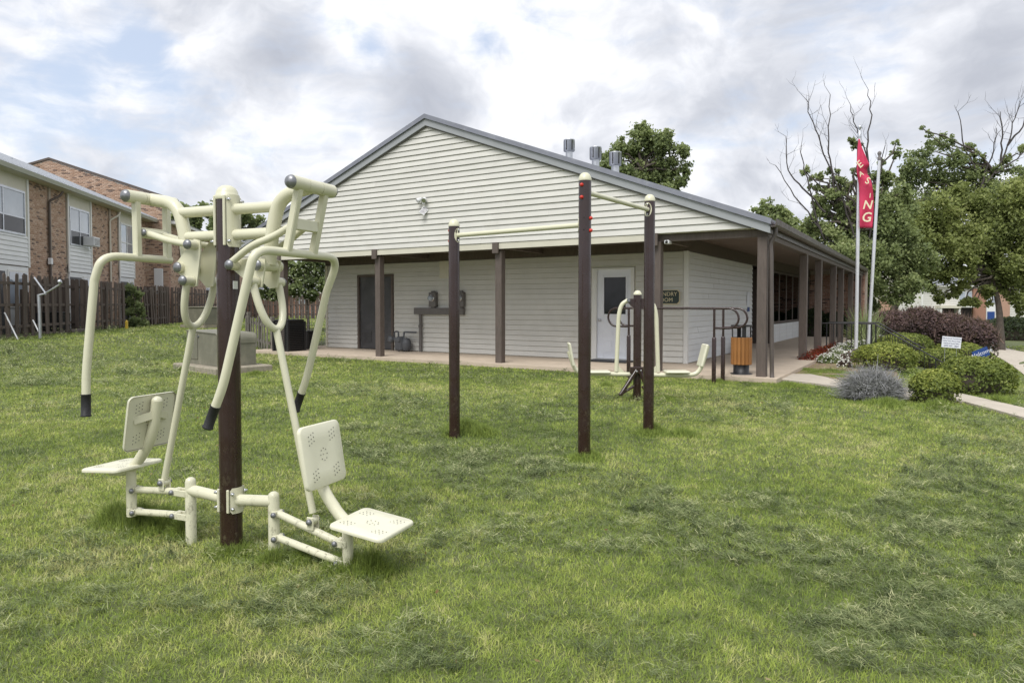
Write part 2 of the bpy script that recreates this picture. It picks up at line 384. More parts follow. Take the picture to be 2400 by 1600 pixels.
def text_mesh(txt, size, name, m, shear=0.0, depth=0.004, spacing=1.0, bold=0.0):
    cu = bpy.data.curves.new(name, 'FONT'); cu.body = txt; cu.size = size; cu.shear = shear; cu.offset = bold * size; cu.extrude = depth / 2; cu.align_x = 'CENTER'; cu.align_y = 'CENTER'
    cu.resolution_u = 3; cu.space_character = spacing
    o = bpy.data.objects.new(name, cu); COL.objects.link(o); dg = bpy.context.evaluated_depsgraph_get()
    me = bpy.data.meshes.new_from_object(o.evaluated_get(dg)); bpy.data.objects.remove(o); bpy.data.curves.remove(cu)
    me.materials.clear(); me.materials.append(M[m]); return me
# value noise for numpy
_perm = rng.random((256, 256))
def vnoise(x, y):
    xi = np.floor(x).astype(int); yi = np.floor(y).astype(int); fx = x - xi; fy = y - yi
    fx = fx * fx * (3 - 2 * fx); fy = fy * fy * (3 - 2 * fy)
    g = lambda a, b: _perm[a & 255, b & 255]
    return (g(xi, yi) * (1 - fx) + g(xi + 1, yi) * fx) * (1 - fy) + (g(xi, yi + 1) * (1 - fx) + g(xi + 1, yi + 1) * fx) * fy
def fbm(x, y, o=4):
    s = 0; a = .5
    for i in range(o): s = s + a * vnoise(x * 2 ** i + 17.3 * i, y * 2 ** i + 5.1 * i); a *= .5
    return s / (1 - .5 ** o)

# ================================================================== GROUND
def make_ground():
    xs = np.concatenate([-np.geomspace(400, 31, 14), np.arange(-30, 36, .5), np.geomspace(36.5, 400, 14)])
    ys = np.concatenate([[-60, -30, -12], np.arange(-5, 62, .5), np.geomspace(63, 700, 16)])
    X, Y = np.meshgrid(xs, ys); V = np.stack([X, Y, ground(X, Y)], -1).reshape(-1, 3)
    a = np.arange(len(ys) - 1)[:, None] * len(xs) + np.arange(len(xs) - 1)[None]; a = a.ravel()
    F = np.stack([a, a + 1, a + 1 + len(xs), a + len(xs)], 1)
    kind(link('ground', np_mesh('ground', V, F, 'soil', smooth=True)), 'structure')
make_ground()
STRIPS = []                                        # ground polygons no grass grows on
def strip(name, pairs, m, top=.03, n=6, keep=True, px=True):
    """paved strip between two edges, following the ground; pairs of (near edge, far edge)"""
    A = [gp(*p[0]) if px else Vector((*p[0], 0)) for p in pairs]; B = [gp(*p[1]) if px else Vector((*p[1], 0)) for p in pairs]
    def dense(P):
        out = []
        for i in range(len(P) - 1):
            for k in range(n): out.append(P[i].lerp(P[i + 1], k / n))
        return out + [P[-1]]
    A = dense(A); B = dense(B); mb = MB(); K = len(A)
    ta = [(p.x, p.y, gz(p.x, p.y) + top) for p in A]; tb = [(p.x, p.y, gz(p.x, p.y) + top) for p in B]
    lo = lambda q: (q[0], q[1], q[2] - .2)
    vs = ta + tb + [lo(q) for q in ta] + [lo(q) for q in tb]
    fs = [(i, i + 1, K + i + 1, K + i) for i in range(K - 1)] + [(2 * K + i, 2 * K + i + 1, i + 1, i) for i in range(K - 1)] + [(K + i, K + i + 1, 3 * K + i + 1, 3 * K + i) for i in range(K - 1)]
    fs += [(0, K, 3 * K, 2 * K), (K - 1, 2 * K - 1, 4 * K - 1, 3 * K - 1)]
    mb.add(vs, fs)
    if keep: STRIPS.append(np.array([(p.x, p.y) for p in A] + [(p.x, p.y) for p in B[::-1]]))
    return kind(mb.build(name, m), 'structure')
strip('path', [((1802, 889), (1812, 879)), ((1900, 901), (1900, 880)), ((1990, 914), (1990, 899)), ((2120, 935), (2120, 912)), ((2260, 946), (2250, 926)), ((2320, 962), (2330, 944)), ((2420, 990), (2430, 968))], 'path_concrete', .035)
strip('sidewalk', [((2318, 822), (2345, 813)), ((2338, 838), (2400, 826)), ((2400, 880), (2480, 848)), ((2480, 930), (2600, 885))], 'path_concrete', .03)
strip('road', [((2050, 806), (2050, 789.5)), ((2250, 805), (2250, 789.5)), ((2480, 804), (2480, 789.5))], 'asphalt', .004)
strip('kerb', [((2050, 789), (2050, 786)), ((2250, 789), (2250, 786)), ((2480, 789), (2480, 786))], 'path_concrete', .12)
def hit(u, v, p0, nrm):
    r = ray(u, v); o = Vector((0, 0, CAM_H)); k = (Vector(p0) - o).dot(nrm) / r.dot(nrm); return o + r * k

# ================================================================== LAUNDRY BUILDING
BR = -BA
bld = thing('laundry_building', 'low gabled laundry building with cream lap siding and a brown-posted porch', 'building', (B0.x, B0.y, 0), BR)
XW, YW, PIT = -2.03, 1.95, 0.131
RZ = lambda x: 5.93 - .38 * abs(x + 7.7)
kind(MB().box((-14.3, -.32, -.2), (.32, 17.6, SLAB)).build('porch_slab', 'concrete', None, (B0.x, B0.y, 0), (0, 0, BR)), 'structure')
def front(y): return lambda s, o, z: (s, y - o, z)
def side(x): return lambda s, o, z: (x + o, s, z)
def board(parent, mp, a0, a1, b0, b1, z0, z1, m, lift=0.0):
    """one lap board: bottom from a0 to b0, top from a1 to b1"""
    o1, o2 = .036 + lift, .013 + lift; z0 += .009
    vs = [mp(a0, o1, z0), mp(b0, o1, z0), mp(b1, o2, z1), mp(a1, o2, z1), mp(a0, 0, z0), mp(b0, 0, z0), mp(b1, 0, z1), mp(a1, 0, z1)]
    me = MB().add(vs, [(0, 1, 2, 3), (4, 5, 1, 0), (0, 3, 7, 4), (1, 5, 6, 2)]).mesh('siding_board', m)
    return link('siding_board', me, parent)
def siding(parent, mp, a, b, z0, z1, m, openings=(), lim=None, pitch=PIT, seams=1):
    z = z0; r = random.Random(int(a * 77 + z0 * 13 + b * 5))
    while z < z1 - .02:
        t = min(z + pitch, z1); iv = [(a, b)]
        for (p, q, oz0, oz1) in openings:
            if z + pitch * .5 > oz0 and z + pitch * .5 < oz1:
                nv = []
                for (s, e) in iv:
                    if q <= s or p >= e: nv.append((s, e)); continue
                    if p > s: nv.append((s, p))
                    if q < e: nv.append((q, e))
                iv = nv
        for (s, e) in iv:
            cuts = sorted(r.uniform(s + .6, e - .6) for _ in range(seams)) if e - s > 4.2 else []
            if e - s > 4.2 and r.random() < .35: cuts = cuts[:-1]
            ed = [s] + cuts + [e]
            for i in range(len(ed) - 1):
                l0 = l1 = ed[i]; r0 = r1 = ed[i + 1]
                if lim:
                    lo0, hi0 = lim(z); lo1, hi1 = lim(t)
                    l0, l1 = max(l0, lo0), max(l1, lo1); r0, r1 = min(r0, hi0), min(r1, hi1)
                    if r0 - l0 < .05: continue
                    if l1 >= r1: l1 = r1 = (max(l0, min(r0, (lo1 + hi1) / 2)))
                board(parent, mp, l0, l1, r0, r1, z, t, m, .0025 * (i % 2))
        z = t
# gable
GY = -.12
def glim(z): d = max(0.0, (5.68 - z) / .38); return -7.7 - d, -7.7 + d
mb = MB(); mb.prism([(-15.4, 2.665), (-2.07, 2.665), (-2.07, 2.785), (0.0, 2.786), (-7.7, 5.70), (-15.4, 2.78)], 1, GY + .001, GY + .09); mb.build('gable_wall', 'cream_trim', bld)
siding(bld, front(GY), -15.5, .1, 2.79, 5.68, 'siding', lim=glim, seams=2)
MB().box((-15.3, GY - .02, 2.655), (-2.07, GY - .001, 2.787)).build('frieze_board', 'cream_trim', bld)
for sgn in (-1, 1):
    A = lambda d, t: (-7.7 + sgn * d, 5.93 - .38 * d - t)
    e = 7.86
    mb = MB(); mb.prism([A(0, .105), A(e, .105), A(e, .262), A(0, .262)], 1, GY - .10, GY - .022); mb.build('rake_board', 'grey_fascia', bld)
    mb = MB(); mb.prism([A(0, -.005), A(e + .02, -.005), A(e + .02, .10), A(0, .10)], 1, GY - .14, GY - .04); mb.build('rake_cap', 'roof_metal', bld)
    mb = MB(); mb.prism([A(0, .263), A(e - .35, .263), A(e - .35, .29), A(0, .29)], 1, GY - .062, GY - .004); mb.build('rake_moulding', 'meter_grey', bld)
    mb = MB(); mb.prism([A(0, 0), A(e, 0), A(e, .07), A(0, .07)], 1, GY - .038, 19.7)
    mb.build('roof', 'roof_metal', bld)
# walls
OPEN = [(-12.06, -10.60, 0, 2.32), (-4.36, -3.22, 0, 2.31)]
mb = MB()
for a, b, z0, z1 in ((-13.35, -12.03, SLAB, 2.6), (-12.03, -10.63, 2.29, 2.6), (-10.63, -4.33, SLAB, 2.6), (-4.33, -3.25, 2.28, 2.6), (-3.25, XW, SLAB, 2.6)):
    mb.box((a, YW + .002, z0), (b, YW + .12, z1))
mb.box((-13.35, YW + .12, SLAB), (-13.23, 19.5, 2.6)); mb.box((-13.35, 19.5, SLAB), (XW, 19.62, 2.8))
mb.box((XW - .12, YW + .12, SLAB), (XW - .002, 8.35, 2.6)); mb.box((XW - .12, 11.28, SLAB), (XW - .002, 19.5, .72))
mb.build('wall', 'cream_trim', bld)
siding(bld, front(YW), -13.30, XW - .06, SLAB + .01, 2.6, 'siding', OPEN)
siding(bld, side(XW), YW + .07, 8.34, SLAB + .01, 2.6, 'siding_white', ())
for s0, s1 in ((11.33, 12.68), (12.72, 14.03), (14.07, 15.38), (15.42, 16.73), (16.77, 18.08), (18.12, 19.45)):
    siding(bld, side(XW), s0, s1, SLAB + .01, .72, 'siding_white', (), pitch=.128)
MB().box((XW - .05, YW - .045, SLAB), (XW + .045, YW + .06, 2.6), bev=.006).build('corner_trim', 'white_trim', bld)
MB().box((-13.40, YW - .045, SLAB), (-13.31, YW + .06, 2.6), bev=.006).build('corner_trim', 'cream_trim', bld)
# header, ceiling, beams
mb = MB(); mb.box((-13.4, YW - .03, 2.602), (XW + .03, YW + .12, 2.9)); mb.box((XW - .12, YW + .13, 2.602), (XW + .03, 19.5, 2.9)); mb.build('header', 'brown_wood', bld)
MB().box((-15.3, GY + .1, 2.9), (.12, 19.5, 2.93)).build('porch_ceiling', 'brown_ceiling', bld)
MB().box((-15.3, GY + .095, 2.64), (.09, .06, 2.785), bev=.006).build('porch_beam', 'brown_wood', bld)
MB().box((-.07, .08, 2.60), (.09, 19.5, 2.785), bev=.006).build('porch_beam', 'brown_wood', bld)
for x in (-2.0, -5.72, -9.38, -13.0):
    MB().box((x - .05, .07, 2.68), (x + .05, YW - .04, 2.86)).build('porch_beam', 'brown_wood', bld)
MB().box((.095, -.05, 2.70), (.125, 19.6, 2.90)).build('eave_fascia', 'gutter_brown', bld)
mb = MB(); g = [(.14, 2.93), (.14, 2.81), (.17, 2.79), (.24, 2.79), (.27, 2.83), (.28, 2.93), (.262, 2.93), (.252, 2.84), (.235, 2.81), (.175, 2.81), (.158, 2.83), (.158, 2.93)]
mb.prism(g, 1, GY - .1, 19.7); mb.build('gutter', 'gutter_brown', bld)
mb = MB(); mb.tube(fillet([(.21, .0, 2.80), (.21, .0, 2.66), (.13, -.02, 2.52), (.15, -.03, 2.3), (.19, -.06, .15), (.21, -.12, .0)], .08), .038, 8); mb.build('downspout', 'gutter_brown', bld)
PW = .085
def post(x, y, cap):
    mb = MB(); mb.box((x - PW, y - PW, SLAB - .01), (x + PW, y + PW, 2.64), bev=.008); p = mb.build('porch_post', 'brown_wood', bld)
    if cap: MB().box((x - PW - .012, GY - .075, 2.555), (x + PW - .03, GY - .022, 2.80), bev=.005).build('post_block', 'brown_wood', p)
for x in (-2.0, -5.72, -9.38, -13.0): post(x, 0.0, True)
for y in (0.0, 4.62, 7.1, 10.3, 12.36, 15.5, 18.9): post(0.0, y, False)
# dark service door
d = MB().box((-12.03, YW - .05, SLAB), (-11.96, YW + .05, 2.28)).box((-10.70, YW - .05, SLAB), (-10.63, YW + .05, 2.28)).box((-11.96, YW - .05, 2.22), (-10.70, YW + .05, 2.28)).build('door_frame', 'brown_wood', bld)
for a, b in ((-11.96, -11.345), (-11.335, -10.70)):
    lf = MB().box((a, YW, SLAB + .02), (b, YW + .045, 2.22), bev=.004).build('door', 'dark_door', bld)
    if a < -11.5:
        mb = MB(); mb.box((a + .16, YW - .012, .30), (a + .46, YW - .001, .62))
        for k in range(7): mb.box((a + .18, YW - .022, .325 + k * .04), (a + .44, YW - .012, .345 + k * .04))
        mb.build('vent_grille', 'dark_door', lf)
    else:
        mb = MB(); mb.lathe([(.03, 0), (.03, .03), (.012, .035), (.012, .06), (.035, .07), (.035, .09), (.01, .1)], 12, R=Matrix.Rotation(PI / 2, 3, 'X'), T=(a + .08, YW - .0, 1.30)); mb.box((a + .13, YW - .02, 1.26), (a + .20, YW - .001, 1.36)); mb.build('handle', 'black_metal', lf)
# white laundry door
mb = MB(); mb.box((-4.33, YW - .055, SLAB), (-4.20, YW + .05, 2.27)).box((-3.33, YW - .055, SLAB), (-3.25, YW + .05, 2.27)).box((-4.20, YW - .055, 2.235), (-3.33, YW + .05, 2.27)).box((-4.19, YW - .06, SLAB), (-3.34, YW + .0, SLAB + .03))
mb.build('door_frame', 'white_trim', bld)
DX0, DX1 = -4.20, -3.33
lf = MB()
for a, b, z0, z1 in ((DX0, -4.03, .12, 2.235), (-3.46, DX1, .12, 2.235), (-4.03, -3.46, .12, 1.17), (-4.03, -3.46, 2.06, 2.235)): lf.box((a + .001, YW + .0, z0), (b - .001, YW + .045, z1))
lf = lf.build('door', 'white_door', bld)
mb = MB()
for a, b, z0, z1 in ((-4.06, -4.02, 1.14, 2.09), (-3.47, -3.43, 1.14, 2.09), (-4.02, -3.47, 1.14, 1.18), (-4.02, -3.47, 2.05, 2.09)): mb.box((a, YW - .016, z0), (b, YW - .001, z1), bev=.004)
mb.build('window_frame', 'white_door', lf)
MB().box((-4.03, YW + .012, 1.17), (-3.46, YW + .022, 2.06)).build('pane', 'dark_glass', lf)
for z0, z1 in ((.24, .58), (.66, 1.02)):
    for a, b in ((-4.05, -3.79), (-3.70, -3.44)):
        mb = MB(); mb.box((a, YW - .006, z0), (b, YW - .001, z1), bev=.003); mb.box((a + .035, YW - .012, z0 + .035), (b - .035, YW - .005, z1 - .035), bev=.003); mb.build('door_panel', 'white_door', lf)
mb = MB(); mb.lathe([(.03, 0), (.03, .012), (.012, .016), (.012, .045), (.03, .055), (.03, .075), (.008, .082)], 12, R=Matrix.Rotation(PI / 2, 3, 'X'), T=(-4.12, YW, 1.03)); mb.build('handle', 'chrome', lf)
for x_, zs, m_ in ((-3.325, (.35, 1.15, 2.0), 'chrome'), (-11.965, (.35, 1.15, 2.0), 'black_metal'), (-10.695, (.35, 1.15, 2.0), 'black_metal')):
    for z_ in zs: MB().tube([(x_, YW - .012, z_ - .05), (x_, YW - .012, z_ + .05)], .012, 8).build('hinge', m_, bld)
# hatch above the meters
MB().box((-8.93, YW - .055, 2.13), (-8.35, YW - .036, 2.60), bev=.004).build('access_panel', 'cream_trim', bld)
# entrance recess and window wall on the long side
mb = MB(); mb.box((XW - .9, 8.35, SLAB), (XW - .8, 11.28, 2.6)); mb.box((XW - .8, 8.35, SLAB), (XW, 8.42, 2.6)); mb.box((XW - .8, 11.2, SLAB), (XW, 11.28, 2.6)); mb.build('entry_recess', 'brown_wood', bld)
MB().box((XW - .79, 8.8, SLAB), (XW - .75, 10.8, 2.25), bev=.004).build('door', 'dark_door', bld)
m = bpy.data.materials.new('pane_clear'); m.use_nodes = True; t_ = m.node_tree; N_ = NB(t_); t_.nodes.remove(t_.nodes['Principled BSDF'])
tr_ = N_.n('ShaderNodeBsdfTransparent'); tr_.inputs[0].default_value = (.92, .94, .94, 1); gl_ = N_.n('ShaderNodeBsdfGlossy'); gl_.inputs['Roughness'].default_value = .03
fr_ = N_.n('ShaderNodeFresnel'); fr_.inputs[0].default_value = 1.16; mx_ = N_.n('ShaderNodeMixShader'); t_.links.new(fr_.outputs[0], mx_.inputs[0]); t_.links.new(tr_.outputs[0], mx_.inputs[1]); t_.links.new(gl_.outputs[0], mx_.inputs[2]); t_.links.new(mx_.outputs[0], t_.nodes['Material Output'].inputs[0]); M['pane_clear'] = m
ed = [11.3, 12.7, 14.05, 15.4, 16.75, 18.1, 19.45]
MB().box((XW - .07, 11.28, .722), (XW - .05, 19.5, 2.6)).build('window_back', 'slot', bld)
for i in range(6):
    a, b = ed[i], ed[i + 1]; w = MB()
    w.box((XW - .045, a, .74), (XW + .012, a + .06, 2.58)).box((XW - .045, b - .06, .74), (XW + .012, b, 2.58)).box((XW - .045, a + .06, .74), (XW + .012, b - .06, .82)).box((XW - .045, a + .06, 2.50), (XW + .012, b - .06, 2.58))
    w = w.build('window', 'brown_wood', bld)
    MB().box((XW - .003, a + .06, .82), (XW + .003, b - .06, 2.50)).build('pane', 'pane_clear', w)
    mb = MB()
    for k in range(42 if i != 2 else 42): mb.add([(XW - .034, a + .07, .84 + k * .039), (XW - .034, b - .07, .84 + k * .039), (XW - .014, b - .07, .874 + k * .039), (XW - .014, a + .07, .874 + k * .039)], [(0, 1, 2, 3)])
    mb.build('blind', 'blind', w)

# ---- brickwork (used by three walls): bricks as pieces, the rest joined
BRICK = {}
def brick_proto(m):
    if m not in BRICK:
        mb = MB(); h = (.098, .032); d = .022; b = .004
        vs = [(-h[0], d, -h[1]), (h[0], d, -h[1]), (h[0], d, h[1]), (-h[0], d, h[1]), (-h[0], b, -h[1]), (h[0], b, -h[1]), (h[0], b, h[1]), (-h[0], b, h[1]), (-h[0] + b, 0, -h[1] + b), (h[0] - b, 0, -h[1] + b), (h[0] - b, 0, h[1] - b), (-h[0] + b, 0, h[1] - b)]
        fs = [(8, 9, 10, 11)] + [(i, (i + 1) % 4, 4 + (i + 1) % 4, 4 + i) for i in range(4)] + [(4 + i, 4 + (i + 1) % 4, 8 + (i + 1) % 4, 8 + i) for i in range(4)]
        BRICK[m] = MB().add(vs, fs).mesh('brick', m)
    return BRICK[m]
def brick_wall(parent, org, dx, nrm, a, b, z0, ztop, m, single=0, order=None, skip=None):
    """bricks over s in [a,b] from org along dx; ztop(s) gives the top; nrm points out"""
    P = []; k = 0; z = z0 + .037
    while True:
        s = a + (.104 if k % 2 == 0 else .0); any_ = False
        while s < b + .01:
            lo, hi = max(a, s - .098), min(b, s + .098)
            if hi - lo > .05 and z + .035 < ztop((lo + hi) / 2) and not (skip and skip((lo + hi) / 2, z)): P.append(((lo + hi) / 2, z, (hi - lo) / 2)); any_ = True
            s += .208
        if z > 14 or (not any_ and z > z0 + .3 and z > max(ztop(a), ztop(b), ztop((a + b) / 2))): break
        z += .075; k += 1
    org = Vector(org); dx = Vector(dx); nrm = Vector(nrm); r = random.Random(5)
    if order: P.sort(key=order)
    me = brick_proto(m); R = Matrix((dx, -nrm, Vector((0, 0, 1)))).transposed().to_4x4()
    for (s, z, h) in P[:single]:
        o = link('brick', me, parent); p = org + dx * s + Vector((0, 0, z)) + nrm * r.uniform(.006, .012)
        o.matrix_local = Matrix.Translation(p) @ R @ Matrix.Diagonal((h / .098, 1, 1, 1))
    if len(P) > single:
        Q = P[single:]; base = np.array([v.co[:] for v in me.vertices]); fc = np.array([f.vertices[:] for f in me.polygons]); n = len(base)
        s = np.array([q[0] for q in Q]); z = np.array([q[1] for q in Q]); h = np.array([q[2] for q in Q]); pr = rng.uniform(.006, .012, len(Q))
        L = base[None, :, :] * np.stack([h / .098, np.ones_like(h), np.ones_like(h)], 1)[:, None, :]
        V = np.array(org)[None, None] + (s[:, None] + L[..., 0])[..., None] * np.array(dx) + (pr[:, None] - L[..., 1])[..., None] * np.array(nrm)
        V[..., 2] += z[:, None] + L[..., 2]
        F = (fc[None] + (np.arange(len(Q)) * n)[:, None, None]).reshape(-1, 4)
        o = link('brickwork', np_mesh('brickwork', V.reshape(-1, 3), F, m), parent); kind(o, 'stuff')
MB().box((XW, 19.52, 0), (.25, 19.8, 2.9)).build('brick_panel', 'mortar', bld)
brick_wall(bld, (XW, 19.51, 0), (1, 0, 0), (0, -1, 0), .02, 2.2, .02, lambda s: 2.78, 'brick_red', 0)

# ---- things on and around the building
def on_front(u, v, y): 
    p = hit(u, v, B0 + ES * y, ES) - B0; return p.dot(EF), p.z
for i, (u, v) in enumerate(((1334, 342), (1396, 360), (1442, 373))):
    x, z = on_front(u, v, 3.4 - .55 * i); yl = 3.4 - .55 * i; zr = RZ(x) - .05
    t = thing('roof_vent', ('tallest galvanised roof vent nearest the ridge', 'galvanised roof vent in the middle of the three', 'galvanised roof vent lowest on the slope beside the leafy tree')[i], 'vent', tuple(bl(x, yl, zr)), BR, 'galvanised roof vents')
    H = z - zr; mb = MB(); mb.lathe([(.095, -.1), (.095, H - .1)], 20); mb.build('pipe', 'galv', t)
    MB().lathe([(.14, .04), (.11, .12), (.096, .14)], 20).build('flashing', 'galv', t)
    mb = MB(); mb.lathe([(.097, H - .165), (.145, H - .15), (.145, H + .135), (.149, H + .14), (.149, H + .158), (.03, H + .166)], 24); c = mb.build('cap', 'galv', t)
    for k in range(6):
        a = k * PI / 3 + .5; MB().bar((.147 * math.cos(a), .147 * math.sin(a), H - .135), (.147 * math.cos(a), .147 * math.sin(a), H + .13), .024, .006, up=(math.cos(a), math.sin(a), 0)).build('slot', 'hole', c)
x, z = on_front(997, 470, GY)
t = thing('floodlight', 'white twin-head security floodlight on the gable', 'light', tuple(bl(x, GY - .02, z)), BR)
MB().lathe([(.05, 0), (.05, .03), (.03, .05)], 14, R=Matrix.Rotation(PI / 2, 3, 'X')).build('mount', 'plastic_white', t)
for sx, rz in ((-.075, -.5), (.055, .35)):
    R = Euler((PI / 2 + .6, 0, rz)).to_matrix(); h = MB().lathe([(.025, -.03), (.05, .03), (.062, .07), (.062, .10)], 14, R=R, T=(sx, -.07, .03)).build('lamp_head', 'plastic_white', t)
    MB().lathe([(.052, .101), (.052, .106)], 14, R=R, T=(sx, -.07, .03)).build('lens', 'chrome', h)
MB().lathe([(.03, -.02), (.035, .02), (.02, .05)], 12, R=Euler((PI / 2 + 1.0, 0, 0)).to_matrix(), T=(.02, -.06, -.07)).build('sensor', 'plastic_white', t)
x, z = on_front(999, 496, GY)
t = thing('solar_panel', 'small tilted solar panel below the gable floodlight', 'solar panel', tuple(bl(x, GY - .1, z)), BR)
R = Euler((-.5, .55, .35)).to_matrix()
MB().box((-.075, -.01, -.095), (.075, .01, .095), bev=.004, R=R).build('frame', 'plastic_white', t)
for i in range(2):
    for j in range(3): MB().box((-.062 + i * .064, -.014, -.082 + j * .056), (-.004 + i * .064, -.011, -.030 + j * .056), R=R).build('cell', 'pv_cell', t)
MB().bar((0, 0, 0), (.0, .09, .1), .02, .02).build('bracket', 'plastic_white', t)
x, z = on_front(1566, 568, -.02)
t = thing('security_camera', 'small white security camera under the porch beam', 'camera', tuple(bl(x, -.02, z)), BR)
MB().box((-.05, -.1, -.035), (.05, .08, .035), bev=.012).build('body', 'plastic_white', t); MB().lathe([(.03, 0), (.025, .012)], 12, R=Matrix.Rotation(PI / 2, 3, 'X'), T=(0, -.1, 0)).build('lens', 'hole', t)
MB().bar((0, 0, .03), (0, .02, .09), .02, .02).build('bracket', 'plastic_white', t)
# laundry sign
x, z = on_front(1560.6, 696, YW)
t = thing('laundry_sign', 'dark green wall sign with tan lettering reading LAUNDRY ROOM', 'sign', tuple(bl(x, YW - .06, z)), BR)
def octo(w, h, c): return [(-w + c, -h), (w - c, -h), (w, -h + c), (w, h - c), (w - c, h), (-w + c, h), (-w, h - c), (-w, -h + c)]
MB().prism(octo(.345, .165, .05), 1, -.008, .01).build('border', 'letter_tan', t); MB().prism(octo(.328, .148, .045), 1, -.016, -.009).build('face', 'sign_green', t)
for s, zz in (('LAUNDRY', .062), ('ROOM', -.068)): link('lettering', text_mesh(s, .125, 'lettering', 'letter_tan', depth=.006, spacing=1.0), t, (0, -.0205, zz), (PI / 2, 0, 0))
# notices by the side entrance
for nm, lab, yy, z0, z1, w, m in (('notice', 'white paper notice taped beside the side entrance', 7.75, 1.38, 1.78, .15, 'sign_white'), ('small_notice', 'small blue and white notice under the paper notice', 7.8, 1.2, 1.33, .14, 'sign_blue')):
    tag(MB().box((XW + .038, yy - w, z0), (XW + .044, yy + w, z1)).build(nm, m, None, (B0.x, B0.y, 0), (0, 0, BR)), lab, 'notice')
# electric meters on their wireway
t = thing('wireway', 'brown metal trough with a conduit leg running down the wall below the meters', 'wireway', (B0.x, B0.y, 0), BR)
MB().box((-9.77, YW - .15, 1.13), (-8.07, YW - .022, 1.315), bev=.006).build('trough', 'meter_grey', t)
MB().tube([(-9.58, YW - .08, 1.13), (-9.58, YW - .08, SLAB)], .045, 12).build('conduit', 'meter_grey', t)
MB().tube([(-9.62, YW - .08, .8), (-9.54, YW - .08, .8)], .052, 8).build('clamp', 'meter_grey', t)
for i, xx in enumerate((-9.12, -8.18)):
    t = thing('electric_meter', ('grey electric meter with a glass dial left of the maroon pull-up post', 'grey electric meter partly hidden behind the maroon pull-up post')[i], 'meter', tuple(bl(xx, YW - .02, 1.34)), BR, 'electric meters above the wireway')
    MB().box((-.12, -.13, 0), (.12, 0, .40), bev=.012).build('box', 'meter_grey', t); MB().prism([(-.06, .402), (.06, .402), (.04, .44), (-.04, .44)], 1, -.10, -.02).build('hub', 'meter_grey', t)
    MB().box((-.06, -.1, -.03), (.06, -.02, -.001)).build('nipple', 'meter_grey', t)
    MB().lathe([(.098, 0), (.098, .02), (.085, .03)], 20, R=Matrix.Rotation(PI / 2, 3, 'X'), T=(-.01, -.131, .24)).build('ring', 'chrome', t)
    MB().lathe([(.08, .02), (.078, .08), (.06, .105), (.02, .112)], 20, R=Matrix.Rotation(PI / 2, 3, 'X'), T=(-.01, -.131, .24)).build('dial', 'bright_glass', t)
# gas meter
t = thing('gas_meter', 'dark grey gas meter with pipes on the porch by the service door', 'gas meter', tuple(bl(-10.15, YW - .28, SLAB)), BR)
mb = MB(); mb.lathe([(.11, .03), (.135, .06), (.14, .2), (.15, .3), (.145, .36), (.09, .41), (.05, .42)], 16, T=(0, 0, 0)); mb.box((-.13, -.12, .04), (.13, .12, .32), bev=.03); mb.build('body', 'gas_grey', t)
MB().box((-.10, -.155, .27), (.10, -.115, .40), bev=.015).build('index', 'gas_grey', t)
MB().lathe([(.1, .03), (.13, .08), (.14, .25), (.1, .36), (.04, .39)], 14, T=(.2, .03, .0)).build('housing', 'gas_grey', t)
MB().tube(fillet([(-.07, 0, .38), (-.07, 0, .56), (-.22, .0, .56), (-.22, .0, .34)], .05), .025, 10).build('inlet_pipe', 'gas_grey', t)
MB().tube(fillet([(.12, 0, .36), (.12, .02, .55), (.55, .04, .55)], .04), .026, 10).build('outlet_pipe', 'gas_grey', t)
MB().lathe([(.05, -.05), (.1, -.03), (.105, .03), (.05, .05)], 16, R=Matrix.Rotation(PI / 2, 3, 'X'), T=(-.36, 0, .33)).build('regulator', 'gas_grey', t)
MB().tube([(-.3, 0, .33), (-.2, 0, .34)], .022, 8).build('union', 'gas_grey', t)
MB().tube([(-.1, .05, -.0), (-.1, .05, .05)], .02, 8).tube([(.1, .05, -.0), (.1, .05, .05)], .02, 8).build('foot', 'gas_grey', t)
# door mat
t = tag(MB().box((-4.25, YW - .62, SLAB), (-3.2, YW - .07, SLAB + .025), bev=.008).build('door_mat', 'rubber', None, (B0.x, B0.y, 0), (0, 0, BR)), 'black rubber mat in front of the white door', 'mat')
t = tag(MB().box((-1.75, 5.6, SLAB), (-1.5, 5.85, SLAB + .3), bev=.02).box((-1.78, 5.57, SLAB + .3), (-1.47, 5.88, SLAB + .335), bev=.01).build('storage_box', 'gas_grey', None, (B0.x, B0.y, 0), (0, 0, BR)), 'small dark lidded box on the porch floor behind the litter bin', 'box')
# litter bin
p = gp(1737, 876, SLAB); t = thing('litter_bin', 'round litter bin of orange wood slats in a black frame by the corner post', 'litter bin', (p.x, p.y, SLAB), BR)
MB().lathe([(.20, 0), (.20, .012), (.145, .015), (.145, .19)], 24).build('base', 'black_metal', t)
MB().lathe([(.165, .19), (.165, .70)], 24).build('liner', 'black_metal', t)
sl_me = MB().box((-.0325, .172, .185), (.0325, .192, .70), bev=.006).mesh('slat', 'bin_wood')
for k in range(16): link('slat', sl_me, t, None, (0, 0, k * 2 * PI / 16))
for k in range(4): MB().bar((.17 * math.cos(k * PI / 2 + .5), .17 * math.sin(k * PI / 2 + .5), .69), (.17 * math.cos(k * PI / 2 + .5), .17 * math.sin(k * PI / 2 + .5), .915), .075, .008, up=(math.cos(k * PI / 2 + .5), math.sin(k * PI / 2 + .5), 0)).build('upright', 'black_metal', t)
MB().lathe([(.188, .905), (.198, .91), (.198, .935), (.02, .94)], 24).build('lid', 'black_metal', t)
